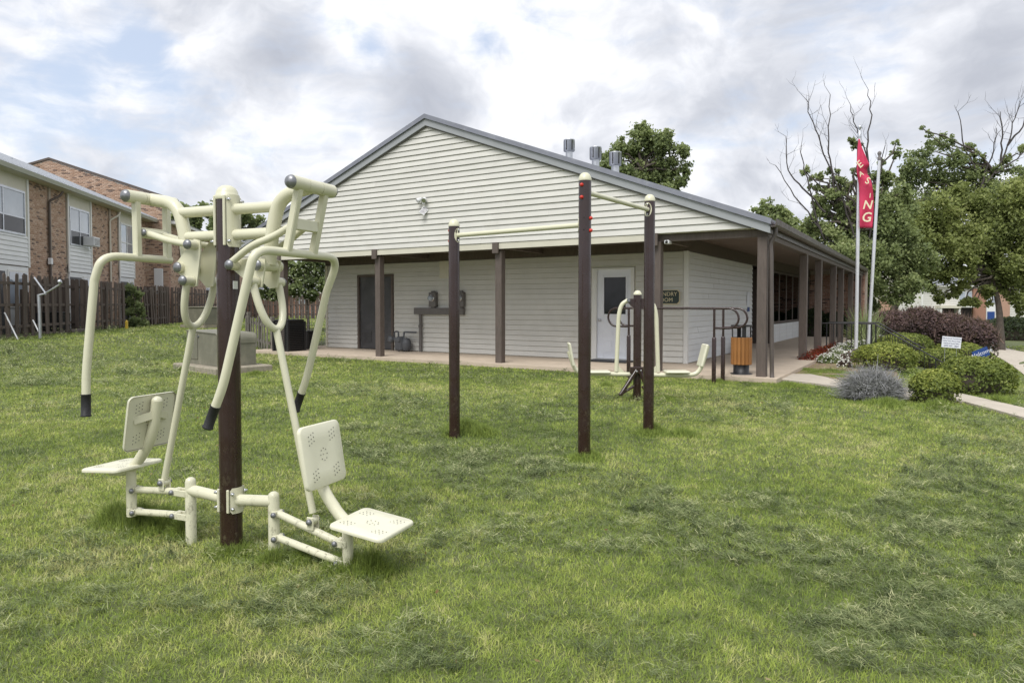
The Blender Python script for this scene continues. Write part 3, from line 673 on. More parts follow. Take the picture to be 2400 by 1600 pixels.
# handrails and steps at the porch edge
for i, yl in enumerate((7.1, 8.55)):
    t = thing('handrail', ('black steel step handrail nearer the flower bed', 'black steel step handrail on the far side of the steps')[i], 'handrail', tuple(bl(0, yl, 0)), BR, 'handrails at the porch steps')
    k = 1.36; g0 = SLAB; z1 = g0 + .82; z2 = g0 + .12; e = 2.9
    MB().tube([(.1, 0, z1), (k, 0, z1), (e, 0, z1 - .62 * (e - k))], .017, 8).build('top_rail', 'black_metal', t)
    MB().tube([(.1, 0, z2), (k, 0, z2), (e, 0, z2 - .62 * (e - k))], .013, 6).build('bottom_rail', 'black_metal', t)
    for j in range(1, 24):
        x = .1 + j * .12; dz = 0 if x < k else .62 * (x - k); big = j in (1, 10, 22)
        MB().tube([(x, 0, (z2 - dz - (.22 if big else 0))), (x, 0, z1 - dz)], .016 if big else .007, 6).build('post' if big else 'baluster', 'black_metal', t)
stp = MB()
for j in range(4): stp.box((.32 + (0 if j == 0 else 1.0 + .3 * (j - 1)), 7.16, -.8), (1.32 + .3 * j, 8.5, SLAB - .003 - .14 * j))
kind(stp.build('porch_steps', 'path_concrete', None, (B0.x, B0.y, 0), (0, 0, BR)), 'structure')

# ================================================================== OUTDOOR GYM
# ---- double lat pull machine
GP0 = Vector((-1.598, 3.849, 0)); GA = math.atan2(-.38, .925)
def lat_pull():
    t = thing('lat_pull_machine', 'cream two-seat lat pull-down machine on a maroon post in the foreground grass', 'exercise machine', tuple(GP0), GA)
    C = 'equip_cream'
    def fluted(r, z0, z1, n=72):                       # extruded post with shallow grooves
        mb = MB(); pr = [r * (1 - .035 * (1 if (k % 9) == 0 else 0)) for k in range(n)]
        vs = [(pr[k] * math.cos(2 * PI * k / n), pr[k] * math.sin(2 * PI * k / n), z) for z in (z0, z1) for k in range(n)]
        mb.add(vs, [(k, (k + 1) % n, n + (k + 1) % n, n + k) for k in range(n)], True); mb.add(vs[n:], [tuple(range(n))]); return mb
    fluted(.061, -.05, 1.99).build('post', 'equip_brown', t)
    MB().lathe([(.064, 1.985), (.066, 1.992), (.066, 2.008), (.061, 2.012), (.058, 2.03), (.046, 2.052), (.026, 2.065), (.004, 2.069)], 28).build('post_cap', C, t)
    bolt = MB().lathe([(.011, 0), (.011, .004), (.007, .008), (.007, .016), (.002, .017)], 10).mesh('bolt', 'chrome')
    hub_me = MB().lathe([(.028, 0), (.028, .004), (.024, .012), (.014, .019), (.002, .021)], 20).mesh('end_cap', 'steel_cap')
    boss = MB().lathe([(.013, 0), (.013, .006), (.010, .011), (.002, .013)], 14).mesh('bolt', 'steel_cap')
    def rounded(w, h, r, n=4):
        out = []
        for cx, cy, a in ((w - r, h - r, 0), (-w + r, h - r, 90), (-w + r, -h + r, 180), (w - r, -h + r, 270)):
            for k in range(n + 1):
                q = math.radians(a + 90 * k / n); out.append((cx + r * math.cos(q), cy + r * math.sin(q)))
        return out
    def plate_curved(s, zc, hh, ww):                   # saddle plate hugging the post
        mb = MB(); n = 8; half = ww / .064
        for r0, flip in ((.0665, 0), (.0615, 1)):
            vs = []; 
            for z in (zc - hh, zc - hh + .015, zc + hh - .015, zc + hh):
                q = half * (1 - (.2 if abs(z - zc) > hh - .005 else 0))
                vs += [(s * r0 * math.cos(-q + 2 * q * k / n), r0 * math.sin(-q + 2 * q * k / n), z) for k in range(n + 1)]
            mb.add(vs, [(j * (n + 1) + k, j * (n + 1) + k + 1, (j + 1) * (n + 1) + k + 1, (j + 1) * (n + 1) + k) for j in range(3) for k in range(n)], True)
        # flat ears with the bolts
        for e in (-1, 1):
            mb.box((min(s * .026, s * .042), e * .050 - .014 * (e < 0) , zc - hh + .006), (max(s * .026, s * .042), e * .050 + .014 * (e > 0), zc + hh - .006), bev=.004)
        o = mb.build('mounting_plate', C, t)
        for e in (-1, 1):
            for zz in (-hh + .03, hh - .03):
                link('bolt', bolt, o, (s * .056, e * .046, zc + zz), (0, s * PI / 2, e * s * .5))
        return o
    def frame_side(s):
        plate_curved(s, 1.866, .145, .055)
        MB().tube([(s * .05, 0, 1.932), (s * .355, 0, 1.932)], .0305, 16).build('frame_tube', C, t)
        MB().tube([(s * .05, 0, 1.79), (s * .31, 0, 1.79)], .0305, 16).build('frame_tube', C, t)
        MB().tube(fillet([(s * .295, 0, 1.62), (s * .318, 0, 1.80), (s * .372, 0, 1.985), (s * .585, 0, 2.022)], [.08, .13], 8), .037, 18).build('bent_tube', C, t)
        y = Matrix.Rotation(-PI / 2, 3, 'X')
        b = MB().tube([(s * .588, -.165, 2.022), (s * .588, -.056, 2.022)], .036, 20).tube([(s * .588, .056, 2.022), (s * .588, .165, 2.022)], .036, 20).tube([(s * .588, -.053, 2.022), (s * .588, .053, 2.022)], .0352, 20).build('pivot_barrel', C, t)
        for e in (-1, 1): link('end_cap', hub_me, b, (s * .588, e * .165, 2.022), (e * -PI / 2, 0, 0)).scale = (1.24, 1.24, 1.24)
        # swinging handle frame
        off = 0 if s > 0 else .05
        tx = .545 + .03 * (s < 0); bx = .505 + .075 * (s < 0)
        for e in (-1, 1):
            MB().bar((s * .585, e * .103, 2.0), (s * bx, e * .103, 1.672), .041, .036, bev=.005, up=(0, 1, 0)).build('strap', C, t)
        m = lambda z: s * (bx + (.585 - bx) * (z - 1.672) / (2.0 - 1.672))
        MB().box((m(1.82) - .016, -.087, 1.79), (m(1.82) + .016, .087, 1.85), bev=.004).build('cross_plate', C, t)
        hx = s * bx
        if s > 0:
            path = [(.290, -.385, .893), (.338, -.38, 1.0), (.47, -.345, 1.53), (hx, -.335, 1.672), (hx, .335, 1.672), (.41, .345, 1.48), (.235, .38, .97), (.185, .385, .862)]
            P = fillet(path, [.09, .01, .11, .11, .01, .09], 8)
        else:
            path = [(-.645, -.385, .905), (-.648, -.38, 1.02), (-.618, -.345, 1.53), (hx, -.325, 1.672), (hx, .125, 1.672)]
            P = fillet(path, [.09, .01, .11], 8)
        h = MB().tube(P, .0222, 16).build('handlebar', C, t)
        ends = [(P[1], P[0])] + ([(P[-2], P[-1])] if s > 0 else [])
        for a, b_ in ends:
            d = (b_ - a).normalized(); q = d.to_track_quat('Z', 'Y').to_matrix()
            MB().lathe([(.0265, 0), (.0265, .004), (.0243, .007), (.0243, .112), (.0275, .115), (.0275, .122), (.006, .124)], 18, R=q, T=b_ - d * .004).build('grip', 'rubber', h)
        # bell crank
        px, pz = .288, 1.612
        mb = MB().tube([(s * px, -.085, pz), (s * px, .085, pz)], .031, 18); b = mb.build('crank_pivot', C, t)
        for e in (-1, 1): link('end_cap', hub_me, b, (s * px, e * .085, pz), (e * -PI / 2, 0, 0)).scale = (1.05, 1.05, .8)
        fx, fz = .268, 1.525; lx, lz = .125, 1.615
        if s < 0: lx, lz = .175, 1.735; fx, fz = .20, 1.535; 
        for e in (-1, 1):
            poly = [(s * (px + .035), pz + .03), (s * (px + .03), pz - .02), (s * (fx + .03), fz - .03), (s * (fx - .02), fz - .035), (s * (lx - .03), lz - .02), (s * (lx - .02), lz + .03), (s * (px - .01), pz + .04)]
            if s < 0: poly = [(s * (px + .03), pz + .03), (s * (px + .02), pz - .03), (s * (fx + .02), fz - .035), (s * (fx - .03), fz - .03), (s * (lx - .035), lz - .05), (s * (lx - .035), lz + .025), (s * (lx + .01), lz + .035)]
            MB().prism(poly, 1, e * .058 - .005, e * .058 + .005).build('crank_plate', C, t)
        for e in (-1, 1):
            b = MB().tube([(s * lx, e * .054, lz), (s * lx, e * .115, lz)], .027, 18).build('link_pivot', C, t)
            link('end_cap', hub_me, b, (s * lx, e * .115, lz), (e * -PI / 2, 0, 0))
        # curved links between handle frame and crank
        for e in (-1, 1):
            if s > 0: path = [(lx, e * .10, lz + .015), (.27, e * .098, 1.72), (.375, e * .07, 1.755), (.50, e * .05, 1.82)]
            else: path = [(-lx, e * .095, lz), (-.36, e * .07, 1.765), (-.57, e * .05, 1.82)]
            MB().tube(fillet(path, .08, 7), .0192, 12).build('link_bar', C, t)
        q = s * (.525 + .035 * (s < 0)); b = MB().tube([(q, -.075, 1.82), (q, .075, 1.82)], .0205, 14).build('link_pivot', C, t)
        for e in (-1, 1): link('end_cap', hub_me, b, (q, e * .075, 1.82), (e * -PI / 2, 0, 0)).scale = (.75, .75, .7)
        # U fork, push rod
        for e in (-1, 1):
            b = MB().tube([(s * fx, e * .066, fz), (s * fx, e * .128, fz)], .0265, 18).build('fork_pivot', C, t)
            link('end_cap', hub_me, b, (s * fx, e * .128, fz), (e * -PI / 2, 0, 0))
        ub = (.338, 1.268) if s > 0 else (.268, 1.275)
        U = []
        for k in range(25):
            a = PI * k / 24; w = -.098 * math.cos(a); dd = math.sin(a) ** .75
            U.append((s * (fx + (ub[0] - fx) * dd), w * (1 - .0 * dd), fz + (ub[1] - fz) * dd))
        MB().tube(U, .0200, 14).build('fork', C, t)
        re = (.572, .285) if s > 0 else (.515, .36)
        MB().tube([(s * ub[0], 0, ub[1]), (s * re[0], 0, re[1])], .0192, 14).build('push_rod', C, t)
        # lower linkage
        plate_curved(s, .30, .072, .055)
        MB().tube([(s * .05, 0, .298), (s * .305, 0, .318)], .032, 18).build('base_tube', C, t)
        st = .368 if s > 0 else .388
        MB().lathe([(.0305, -.05), (.0305, st - .022), (.026, st - .006), (.014, st + .003), (.002, st + .005)], 20, T=(s * .307, 0, 0)).build('stub_post', C, t)
        if s > 0: U0, U1, L0, L1 = (.333, .252), (.735, .148), (.333, .118), (.745, .045)
        else: U0, U1, L0, L1 = (.424, .297), (.752, .273), (.422, .158), (.752, .137)
        for (a, b_) in ((U0, U1), (L0, L1)):
            MB().tube([(s * (a[0] + .01), 0, a[1]), (s * b_[0], 0, b_[1])], .0205, 14).build('parallel_arm', C, t)
            for (q, st_) in ((a, .307), (b_, .795)):
                br = MB()
                for e in (-1, 1): br.box((min(s * q[0], s * st_) - .012, e * .026 - .004, q[1] - .019), (max(s * q[0], s * st_) + .012, e * .026 + .004, q[1] + .019), bev=.003)
                br = br.build('bracket', C, t)
                br2 = MB().tube([(s * q[0], -.021, q[1]), (s * q[0], .021, q[1])], .0205, 14).build('bush', C, br)
                for e in (-1, 1): link('bolt', boss, br, (s * q[0], e * .030, q[1]), (e * -PI / 2, 0, 0)).scale = (1.2, 1.2, 1.2)
        kx = U0[0] + (U1[0] - U0[0]) * ((re[0] - U0[0]) / (U1[0] - U0[0])); kz = U0[1] + (U1[1] - U0[1]) * ((re[0] - U0[0]) / (U1[0] - U0[0]))
        br = MB()
        for e in (-1, 1): br.box((s * kx - .022, e * .024 - .004, kz + .006), (s * kx + .022, e * .024 + .004, kz + .078), bev=.004)
        br = br.build('rod_bracket', C, t); MB().tube([(s * kx, -.02, kz + .052), (s * kx, .02, kz + .052)], .02, 14).build('bush', C, br)
        for e in (-1, 1): link('bolt', boss, br, (s * kx, e * .029, kz + .052), (e * -PI / 2, 0, 0)).scale = (1.3, 1.3, 1.3)
        # seat, backrest, their post
        sz = .272 if s > 0 else .415; xs = .795; tilt = .12 if s > 0 else .08
        MB().tube([(s * xs, 0, L1[1] - .03), (s * xs, 0, sz - .02)], .029, 18).build('seat_post', C, t)
        bh = .445 if s > 0 else .415
        MB().tube(fillet([(s * (xs + .16), 0, sz - .045), (s * (xs - .01), 0, sz - .03), (s * .61, 0, sz + .18), (s * .565, 0, sz + bh)], [.12, .12], 9), .031, 18).lathe([(.031, 0), (.027, .013), (.014, .023), (.002, .026)], 18, R=Euler((0, -s * .17, 0)).to_matrix(), T=(s * .565, 0, sz + bh - .001)).build('backrest_post', C, t)
        def pad(name, w, h, R, T, dish):
            n = 10; o2 = rounded(w, h, .035, 5); rings = [(1.0, -.012), (1.006, -.004), (.995, .004), (.96, .0085), (.5, .0085 - dish), (.02, .0085 - dish * 1.3)]
            mb = MB(); vs = []; k = len(o2)
            for sc, z in rings: vs += [(q[0] * sc, q[1] * sc, z) for q in o2]
            mb.add([R @ Vector(q) + Vector(T) for q in vs], [(i * k + j, i * k + (j + 1) % k, (i + 1) * k + (j + 1) % k, (i + 1) * k + j) for i in range(len(rings) - 1) for j in range(k)], True)
            ins = [R @ Vector((q[0] * .97, q[1] * .97, -.003)) + Vector(T) for q in o2]; mb.add(ins, [tuple(range(k))])
            o = mb.build(name, 'equip_cream_seat', t); hb = MB()
            for cx, cy in ((0, 0), (-.085, -.095), (.085, -.095), (-.085, .095), (.085, .095)):
                for j in range(9 if (cx or cy) else 8):
                    if cx or cy: hx_, hy_ = cx + (j % 3 - 1) * .02, cy + (j // 3 - 1) * .022 + (j % 3 - 1) * .008
                    else: hx_, hy_ = cx + .026 * math.cos(j * PI / 4), cy + .032 * math.sin(j * PI / 4)
                    dr = dish * (1 - min(1, math.hypot(hx_ / w, hy_ / h))) * 1.0
                    pts = [R @ Vector((hx_ + 0.0034 * math.cos(q * PI / 3), hy_ + 0.0034 * math.sin(q * PI / 3), .0088 - dr * .55)) + Vector(T) for q in range(6)]
                    hb.add(pts, [tuple(range(6))])
                    pts = [R @ Vector((hx_ + 0.0034 * math.cos(q * PI / 3), hy_ + 0.0034 * math.sin(q * PI / 3), -.0040)) + Vector(T) for q in range(6)]
                    hb.add(pts, [tuple(range(6))[::-1]])
            kind(hb.build('perforation', 'hole', o), 'stuff')
        # local pad axes: x across (w), y along, z = upper face
        Xa = Vector((0, 1, 0)); Ya = Vector((s * math.cos(tilt), 0, -math.sin(tilt))); Za = Xa.cross(Ya) 
        if Za.z < 0: Za = -Za
        pad('seat', .165, .160, Matrix((Xa, Ya, Za)).transposed(), (s * (xs + (.155 if s > 0 else .072)), 0, sz + .0), .004)
        Yb = Vector((s * -.17, 0, 1)).normalized(); Zb = Vector((s * 1, 0, .17)).normalized()
        pad('backrest', .165, .165, Matrix((Xa, Yb, Zb)).transposed(), (s * (.642 if s > 0 else .628), 0, sz + (.335 if s > 0 else .288)), .004)
        br = MB()
        for e in (-1, 1): br.bar((s * .572, e * .026, sz + bh - .085), (s * .622, e * .115, sz + bh - .11), .005, .045, bev=.0)
        br.build('backrest_bracket', C, t)
    MB().box((.060, -.03, -.022), (.0625, .005, .022)).build('sticker', 'plastic_white', t, (0, 0, 1.51), (0, 0, .05))
    frame_side(1); frame_side(-1)
lat_pull()

# ---- pull-up bars
def pullup():
    A, B, Cc = Vector((-.606, 7.166, 0)), Vector((.659, 6.202, 0)), Vector((1.483, 7.388, 0))
    t = thing('pull_up_bars', 'maroon three-post pull-up frame with two cream bars and red bolt caps', 'pull-up bars', tuple(B))
    def fluted(p, r, h):
        n = 72; mb = MB(); pr = [r * (1 - .035 * (1 if (k % 9) == 0 else 0)) for k in range(n)]
        vs = [(pr[k] * math.cos(2 * PI * k / n), pr[k] * math.sin(2 * PI * k / n), z) for z in (-.05, h) for k in range(n)]
        mb.add(vs, [(k, (k + 1) % n, n + (k + 1) % n, n + k) for k in range(n)], True); mb.add(vs[n:], [tuple(range(n))])
        o = mb.build('post', 'equip_brown', t, tuple(p - B))
        MB().lathe([(r + .002, h - .004), (r + .003, h + .004), (r + .002, h + .012), (r * .96, h + .03), (r * .78, h + .052), (r * .45, h + .067), (.003, h + .072)], 26).build('post_cap', 'equip_cream', o); return o
    pa, pb, pc = fluted(A, .057, 2.22), fluted(B, .057, 2.52), fluted(Cc, .057, 2.515)
    for P, Q, z, po, qo in ((A, B, 2.122, pa, pb), (B, Cc, 2.418, pb, pc)):
        d = (Q - P); L = d.length; d.normalize()
        MB().tube([tuple(P - B + d * .058 + Vector((0, 0, z))), tuple(Q - B - d * .058 + Vector((0, 0, z)))], .0235, 16).build('bar', 'equip_cream', t)
        for o, sg, base in ((po, 1, P), (qo, -1, Q)):
            n = 20; poly = [(.045 * math.cos(2 * PI * k / n), .075 * math.sin(2 * PI * k / n)) for k in range(n)]
            ang = math.atan2(d.y * sg, d.x * sg); mb = MB()
            for sx, r0 in ((0, .060), (1, .054)):
                vs = [Vector((math.cos(q[0] / .057) * r0, math.sin(q[0] / .057) * r0, z + q[1])) for q in poly]
                mb.add([Matrix.Rotation(ang, 3, 'Z') @ q for q in vs], [tuple(range(n)) if sx == 0 else tuple(range(n))[::-1]])
                if sx == 0: ring = vs
                else: mb.add([Matrix.Rotation(ang, 3, 'Z') @ q for q in ring + vs], [(i, (i + 1) % n, n + (i + 1) % n, n + i) for i in range(n)])
            pl = mb.build('flange', 'equip_cream', o)
            for e in (-1, 1):
                MB().lathe([(.010, 0), (.010, .005), (.006, .012), (.001, .013)], 10, R=Matrix.Rotation(ang, 3, 'Z') @ Matrix.Rotation(PI / 2, 3, 'Y'), T=Matrix.Rotation(ang, 3, 'Z') @ Vector((.060, 0, z + e * .055))).build('bolt', 'chrome', pl)
                # red plastic nut caps on the far side
                a2 = ang + PI
                MB().lathe([(.0165, -.004), (.0175, .004), (.015, .014), (.008, .021), (.001, .023)], 14, R=Matrix.Rotation(a2, 3, 'Z') @ Matrix.Rotation(PI / 2, 3, 'Y'), T=Matrix.Rotation(a2, 3, 'Z') @ Vector((.057, 0, z + e * .055))).build('bolt_cap', 'red_cap', o)
    a0 = math.atan2(-(B.y), -(B.x))
    for zz in (2.07, 2.18): MB().lathe([(.006, 0), (.006, .002)], 10, R=Matrix.Rotation(a0 - .15, 3, 'Z') @ Matrix.Rotation(PI / 2, 3, 'Y'), T=Matrix.Rotation(a0 - .15, 3, 'Z') @ Vector((.0565, 0, zz))).build('bolt_hole', 'hole', pb)
pullup()

# ---- swinging leg press behind the bars
def leg_press():
    p = Vector((1.832, 9.966, 0)); t = thing('leg_press_swing', 'cream swinging leg press hung from a short maroon post beyond the pull-up bars', 'exercise machine', tuple(p), 0)
    def q(u, v, Y): w = at(u, v, Y) - p; return (w.x, w.y, w.z)
    n = 72; mb = MB(); pr = [.058 * (1 - .035 * (1 if (k % 9) == 0 else 0)) for k in range(n)]
    vs = [(pr[k] * math.cos(2 * PI * k / n), pr[k] * math.sin(2 * PI * k / n), z) for z in (-.05, 1.55) for k in range(n)]
    mb.add(vs, [(k, (k + 1) % n, n + (k + 1) % n, n + k) for k in range(n)], True); mb.build('post', 'equip_brown', t)
    MB().lathe([(.061, 1.545), (.061, 1.556), (.055, 1.575), (.035, 1.60), (.003, 1.61)], 22).build('post_cap', 'equip_cream', t)
    for e in (-1, 1):
        MB().prism([(e * .05, 1.49), (e * .15, 1.485), (e * .155, 1.45), (e * .12, 1.41), (e * .05, 1.33)], 1, -.03, .03).build('hanger', 'equip_brown', t)
        MB().tube([(e * .14, -.06, 1.465), (e * .14, .06, 1.465)], .024, 14).build('pivot', 'steel_cap', t)
        P = fillet([(e * .14, 0, 1.465), (e * .235, 0, 1.41), (e * .275, 0, 1.25), (e * .305, 0, .42)], [.12, .1], 7)
        MB().tube(P, .031, 14).build('swing_arm', 'equip_cream', t)
        MB().prism([(e * .28, .40), (e * .17, .40), (e * .285, .52)], 1, -.015, .015).build('gusset', 'equip_cream', t)
        pd = MB(); pd.box((min(e * .40, e * .75), -.13, .405), (max(e * .40, e * .75), .13, .437), bev=.012); pd.build('foot_board', 'equip_cream_seat', t)
    MB().tube(fillet([(-1.0, 0, .72), (-.90, 0, .41), (-.7, 0, .395), (.72, 0, .365), (.92, 0, .40), (1.03, 0, .80)], [.16, .1, .1, .22], 8), .032, 14).build('carrier_bar', 'equip_cream', t)
    R = Euler((0, -.18, 0)).to_matrix(); mb = MB(); mb.box((-.016, -.16, -.17), (.016, .16, .17), bev=.012, R=R, T=(-.97, .0, .68)); mb.build('back_plate', 'equip_cream_seat', t)
    R = Euler((0, .24, 0)).to_matrix(); mb = MB(); mb.box((-.02, -.10, -.17), (.02, .16, .17), bev=.014, R=R, T=(.965, .0, .66)); mb.build('back_plate', 'equip_cream_seat', t)
    for e, f in ((-1, 1.0), (1, .6)):
        MB().bar((e * .02, -.075, .46), (e * .27 * f, -.16, .10), .05, .05, bev=.008).build('pedal_arm', 'equip_brown', t)
        MB().bar((e * .27 * f - .02, -.16, .10), (e * .06, -.09, .22), .04, .035, bev=.006).build('pedal', 'equip_brown', t)
    MB().box((-.12, -.10, .40), (.12, -.05, .50), bev=.01).build('damper_bracket', 'equip_brown', t)
    mb = MB()
    for x, z in ((-.03, .44), (-.17, .17), (.12, .19), (.03, .45)): mb.lathe([(.012, 0), (.012, .006), (.004, .012)], 10, R=Matrix.Rotation(PI / 2, 3, 'X'), T=(x, -.135, z))
    mb.build('bolt', 'chrome', t)
leg_press()

# ---- parallel dip bars
def dip_bars():
    p = Vector((3.607, 12.17, 0)); t = thing('parallel_bars', 'dark maroon parallel dip bars with looped ends in front of the laundry wall', 'parallel bars', tuple(p), BR)
    for dy in (0.0, .40):
        dx = .055 if dy else 0
        for x in (0.0, -1.62):
            MB().lathe([(.038, -.05), (.038, .79), (.034, .812), (.022, .82)], 18, T=(x + dx, dy, 0)).build('sleeve', 'equip_brown', t)
            MB().tube([(x + dx, dy, .8), (x + dx, dy, 1.335)], .021, 14).build('upright', 'equip_brown', t)
        P = [(.0, 0, .985), (.24, 0, .985), (.42, 0, .985), (.42, 0, 1.335), (.24, 0, 1.335), (-1.86, 0, 1.335), (-2.04, 0, 1.335), (-2.04, 0, .985), (-1.86, 0, .985), (-1.62, 0, .985)]
        F = []
        for k in range(13): a = -PI / 2 + PI * k / 12; F.append((.25 + .175 * math.cos(a), 0, 1.16 + .175 * math.sin(a)))
        G = []
        for k in range(13): a = PI / 2 + PI * k / 12; G.append((-1.87 + .175 * math.cos(a), 0, 1.16 + .175 * math.sin(a)))
        MB().tube([(.02 + dx, dy, .985)] + [(q[0] + dx, dy, q[2]) for q in F] + [(q[0] + dx, dy, q[2]) for q in G] + [(-1.64 + dx, dy, .985)], .0195, 14).build('rail', 'equip_brown', t)
dip_bars()

# ---- pad-mounted transformer
def transformer():
    a = math.atan2(-1.03, 1.14); o = Vector((-5.979, 13.892, 0)); z0 = gz(o.x, o.y)
    t = thing('transformer', 'grey-green padmount transformer cabinet on a rough concrete pad in the lawn', 'transformer', (o.x, o.y, 0), a)
    # local -x runs along the side seen on the left, +y along the hood seen on the right
    mb = MB(); mb.box((-1.75, -.22, -.1), (.30, 1.02, .13), bev=.02); mb.build('pad', 'pad_concrete', t)
    H = .80; pr = [(-1.53, .135), (0, .135), (0, H - .13)] + [(-.13 + .13 * math.cos(k * PI / 12), H - .13 + .13 * math.sin(k * PI / 12)) for k in range(1, 7)] + [(-1.53, H + .03)]
    mb = MB(); mb.prism(pr, 1, 0, .80); mb.build('cabinet', 'transformer', t)
    mb = MB(); hp = [(.012, H - .16), (.012, H - .13)] + [(-.13 + .142 * math.cos(k * PI / 12), H - .13 + .142 * math.sin(k * PI / 12)) for k in range(0, 7)] + [(-1.545, H + .045), (-1.545, H + .032), (-.13, H + .002)]
    mb = MB(); mb.prism([(-1.545, H + .032)] + [(-.13 + .131 * math.cos(k * PI / 12), H - .13 + .131 * math.sin(k * PI / 12)) for k in range(6, -1, -1)] + [(.001, H - .2), (.016, H - .2)] + [(-.13 + .146 * math.cos(k * PI / 12), H - .13 + .146 * math.sin(k * PI / 12)) for k in range(0, 7)] + [(-1.545, H + .05)], 1, -.018, .82); mb.build('hood', 'transformer', t)
    MB().box((-1.50, -.014, .24), (-.98, -.001, H - .02), bev=.004).build('door', 'transformer', t)
    MB().lathe([(.02, 0), (.02, .02), (.006, .025)], 12, R=Matrix.Rotation(PI / 2, 3, 'X'), T=(-.93, 0, H - .08)).build('lock', 'gas_grey', t)
transformer()

# ================================================================== BRICK APARTMENTS ON THE LEFT
FO = Vector((-14.8, 19.75, 0)); FD = Vector((-.19, .98, 0)).normalized(); FN = Vector((FD.y, -FD.x, 0)); FR = math.atan2(FD.y, FD.x)   # FN faces the lawn
GL = .40
def wp(u, v, back):                         # photo point on the plane `back` metres behind the fence line -> (s along, z)
    p = hit(u, v, FO - FN * back, FN); return (p - FO).dot(FD), p.z
def apartments():
    t = thing('brick_apartments', 'two-storey tan brick apartment row with white siding panels behind the brown fence', 'building', (FO.x, FO.y, 0), FR)
    # local axes: x along the row, -y towards the lawn
    W = 1.8; EZ = 5.95
    us = dict(a=66, b=157, c=213, d=277, e=313, f=341)
    sx = {k: wp(u, 560, W)[0] for k, u in us.items()}
    s0 = sx['a'] - 3.4; piers = [(s0 - 3.0, s0), (sx['a'], sx['b']), (sx['c'], sx['d']), (sx['e'], sx['f'] + .1)]; panels = [(s0, sx['a']), (sx['b'], sx['c']), (sx['d'], sx['e'])]
    mb = MB(); mb.box((s0 - 3, W + .03, 0), (sx['f'], W + .3, EZ)); mb.build('wall', 'mortar', t)
    n1 = 0
    for i, (a, b) in enumerate(piers):
        brick_wall(t, (0, W + .03, 0), (1, 0, 0), (0, -1, 0), a, b, GL + (0 if i else 0), lambda s: EZ, 'brick_tan', 300 if i == 1 else 0, order=lambda q: -q[1])
    # downspouts and pipes
    for u, m_ in ((113, 'brown_wood'), (255, 'brown_wood')):
        x = wp(u, 560, W)[0]
        MB().tube(fillet([(x + .3, W - .42, EZ - .12), (x + .25, W - .35, EZ - .3), (x, W - .06, EZ - .55), (x, W - .06, GL)], .08), .045, 8).build('downspout', 'cream_trim' if u == 255 else 'brown_wood', t)
        MB().box((x + .06, W - .028, GL), (x + .22, W + .02, EZ)).build('pilaster_strip', 'mortar', t)
    x = wp(112, 620, W)[0]; MB().box((x - .08, W - .16, 2.95), (x + .08, W - .03, 3.2), bev=.02).build('lamp', 'plastic_white', t)
    for i, (a, b) in enumerate(panels):
        MB().box((a + .02, W - .02, 3.95 - .9), (b - .02, W + .02, EZ)).build('panel', 'cream_trim', t)
        wz0, wz1 = 3.92, 5.42
        for q in (a + .06, b - .06): MB().box((q - .06, W - .06, 2.75), (q + .06, W - .021, EZ)).build('panel_trim', 'white_trim', t)
        siding(t, lambda s, o, z: (s, W - .02 - o, z), a + .12, b - .12, 2.78, wz0 - .05, 'siding_white', (), pitch=.165)
        wa, wb = a + .16, b - .30
        w = MB().box((wa, W - .07, wz0 - .05), (wb, W - .021, wz0 + .02)).box((wa, W - .07, wz1 - .04), (wb, W - .021, wz1 + .04)).box((wa, W - .07, wz0 + .02), (wa + .06, W - .021, wz1 - .04)).box((wb - .06, W - .07, wz0 + .02), (wb, W - .021, wz1 - .04)).box(((wa + wb) / 2 - .03, W - .065, wz0 + .02), ((wa + wb) / 2 + .03, W - .021, wz1 - .04)).box((wa + .06, W - .062, wz0 + .55), (wb - .06, W - .021, wz0 + .60))
        w = w.build('window', 'galv' if i < 2 else 'white_trim', t)
        for q0, q1 in ((wa + .06, (wa + wb) / 2 - .03), ((wa + wb) / 2 + .03, wb - .06)):
            for z0, z1, m_ in ((wz0 + .02, wz0 + .55, 'dark_glass' if i < 2 else 'bright_glass'), (wz0 + .60, wz1 - .04, 'bright_glass')):
                MB().box((q0, W - .045, z0), (q1, W - .035, z1)).build('pane', m_, w)
        # ground-floor door and window under the panel
        MB().box((a + .1, W - .03, GL), (b - .1, W + .02, 2.75)).build('lower_panel', 'siding_white', t)
        MB().box((a + .15, W - .05, GL), (a + .15 + (b - a) * .45, W - .031, 2.55)).build('door', 'dark_door', t)
        w2 = MB().box((a + .25 + (b - a) * .47, W - .06, 1.3), (b - .2, W - .031, 2.62)).build('window', 'white_trim', t)
        q0, q1 = a + .33 + (b - a) * .47, b - .28
        for r0, r1 in ((q0, (q0 + q1) / 2 - .02), ((q0 + q1) / 2 + .02, q1)): MB().box((r0, W - .066, 1.38), (r1, W - .061, 2.54)).build('pane', 'bright_glass', w2)
    # eave, soffit, gutter, metal roof
    xe = sx['f'] + .25
    MB().box((s0 - 3, W - .45, EZ), (xe, W + .3, EZ + .03)).build('soffit', 'cream_trim', t)
    MB().box((s0 - 3, W - .50, EZ + .0), (xe, W - .455, EZ + .12)).build('fascia', 'grey_fascia', t)
    mb = MB(); mb.prism([(W - .62, EZ + .12), (W - .505, EZ + .0), (W - .505, EZ + .12)], 0, s0 - 3, xe); mb.build('gutter', 'white_trim', t)
    mb = MB(); mb.prism([(W - .58, EZ + .14), (W + 5.2, EZ + .14 + 5.78 * .44), (W + 5.2, EZ + .10 + 5.78 * .44), (W - .58, EZ + .10)], 0, s0 - 3, xe); mb.build('roof', 'galv', t)
    x = s0 - 3
    rib = MB().prism([(W - .585, EZ + .14), (W + 5.2, EZ + .14 + 5.78 * .44), (W + 5.2, EZ + .18 + 5.78 * .44), (W - .585, EZ + .185)], 0, 0, .045).mesh('roof_rib', 'galv')
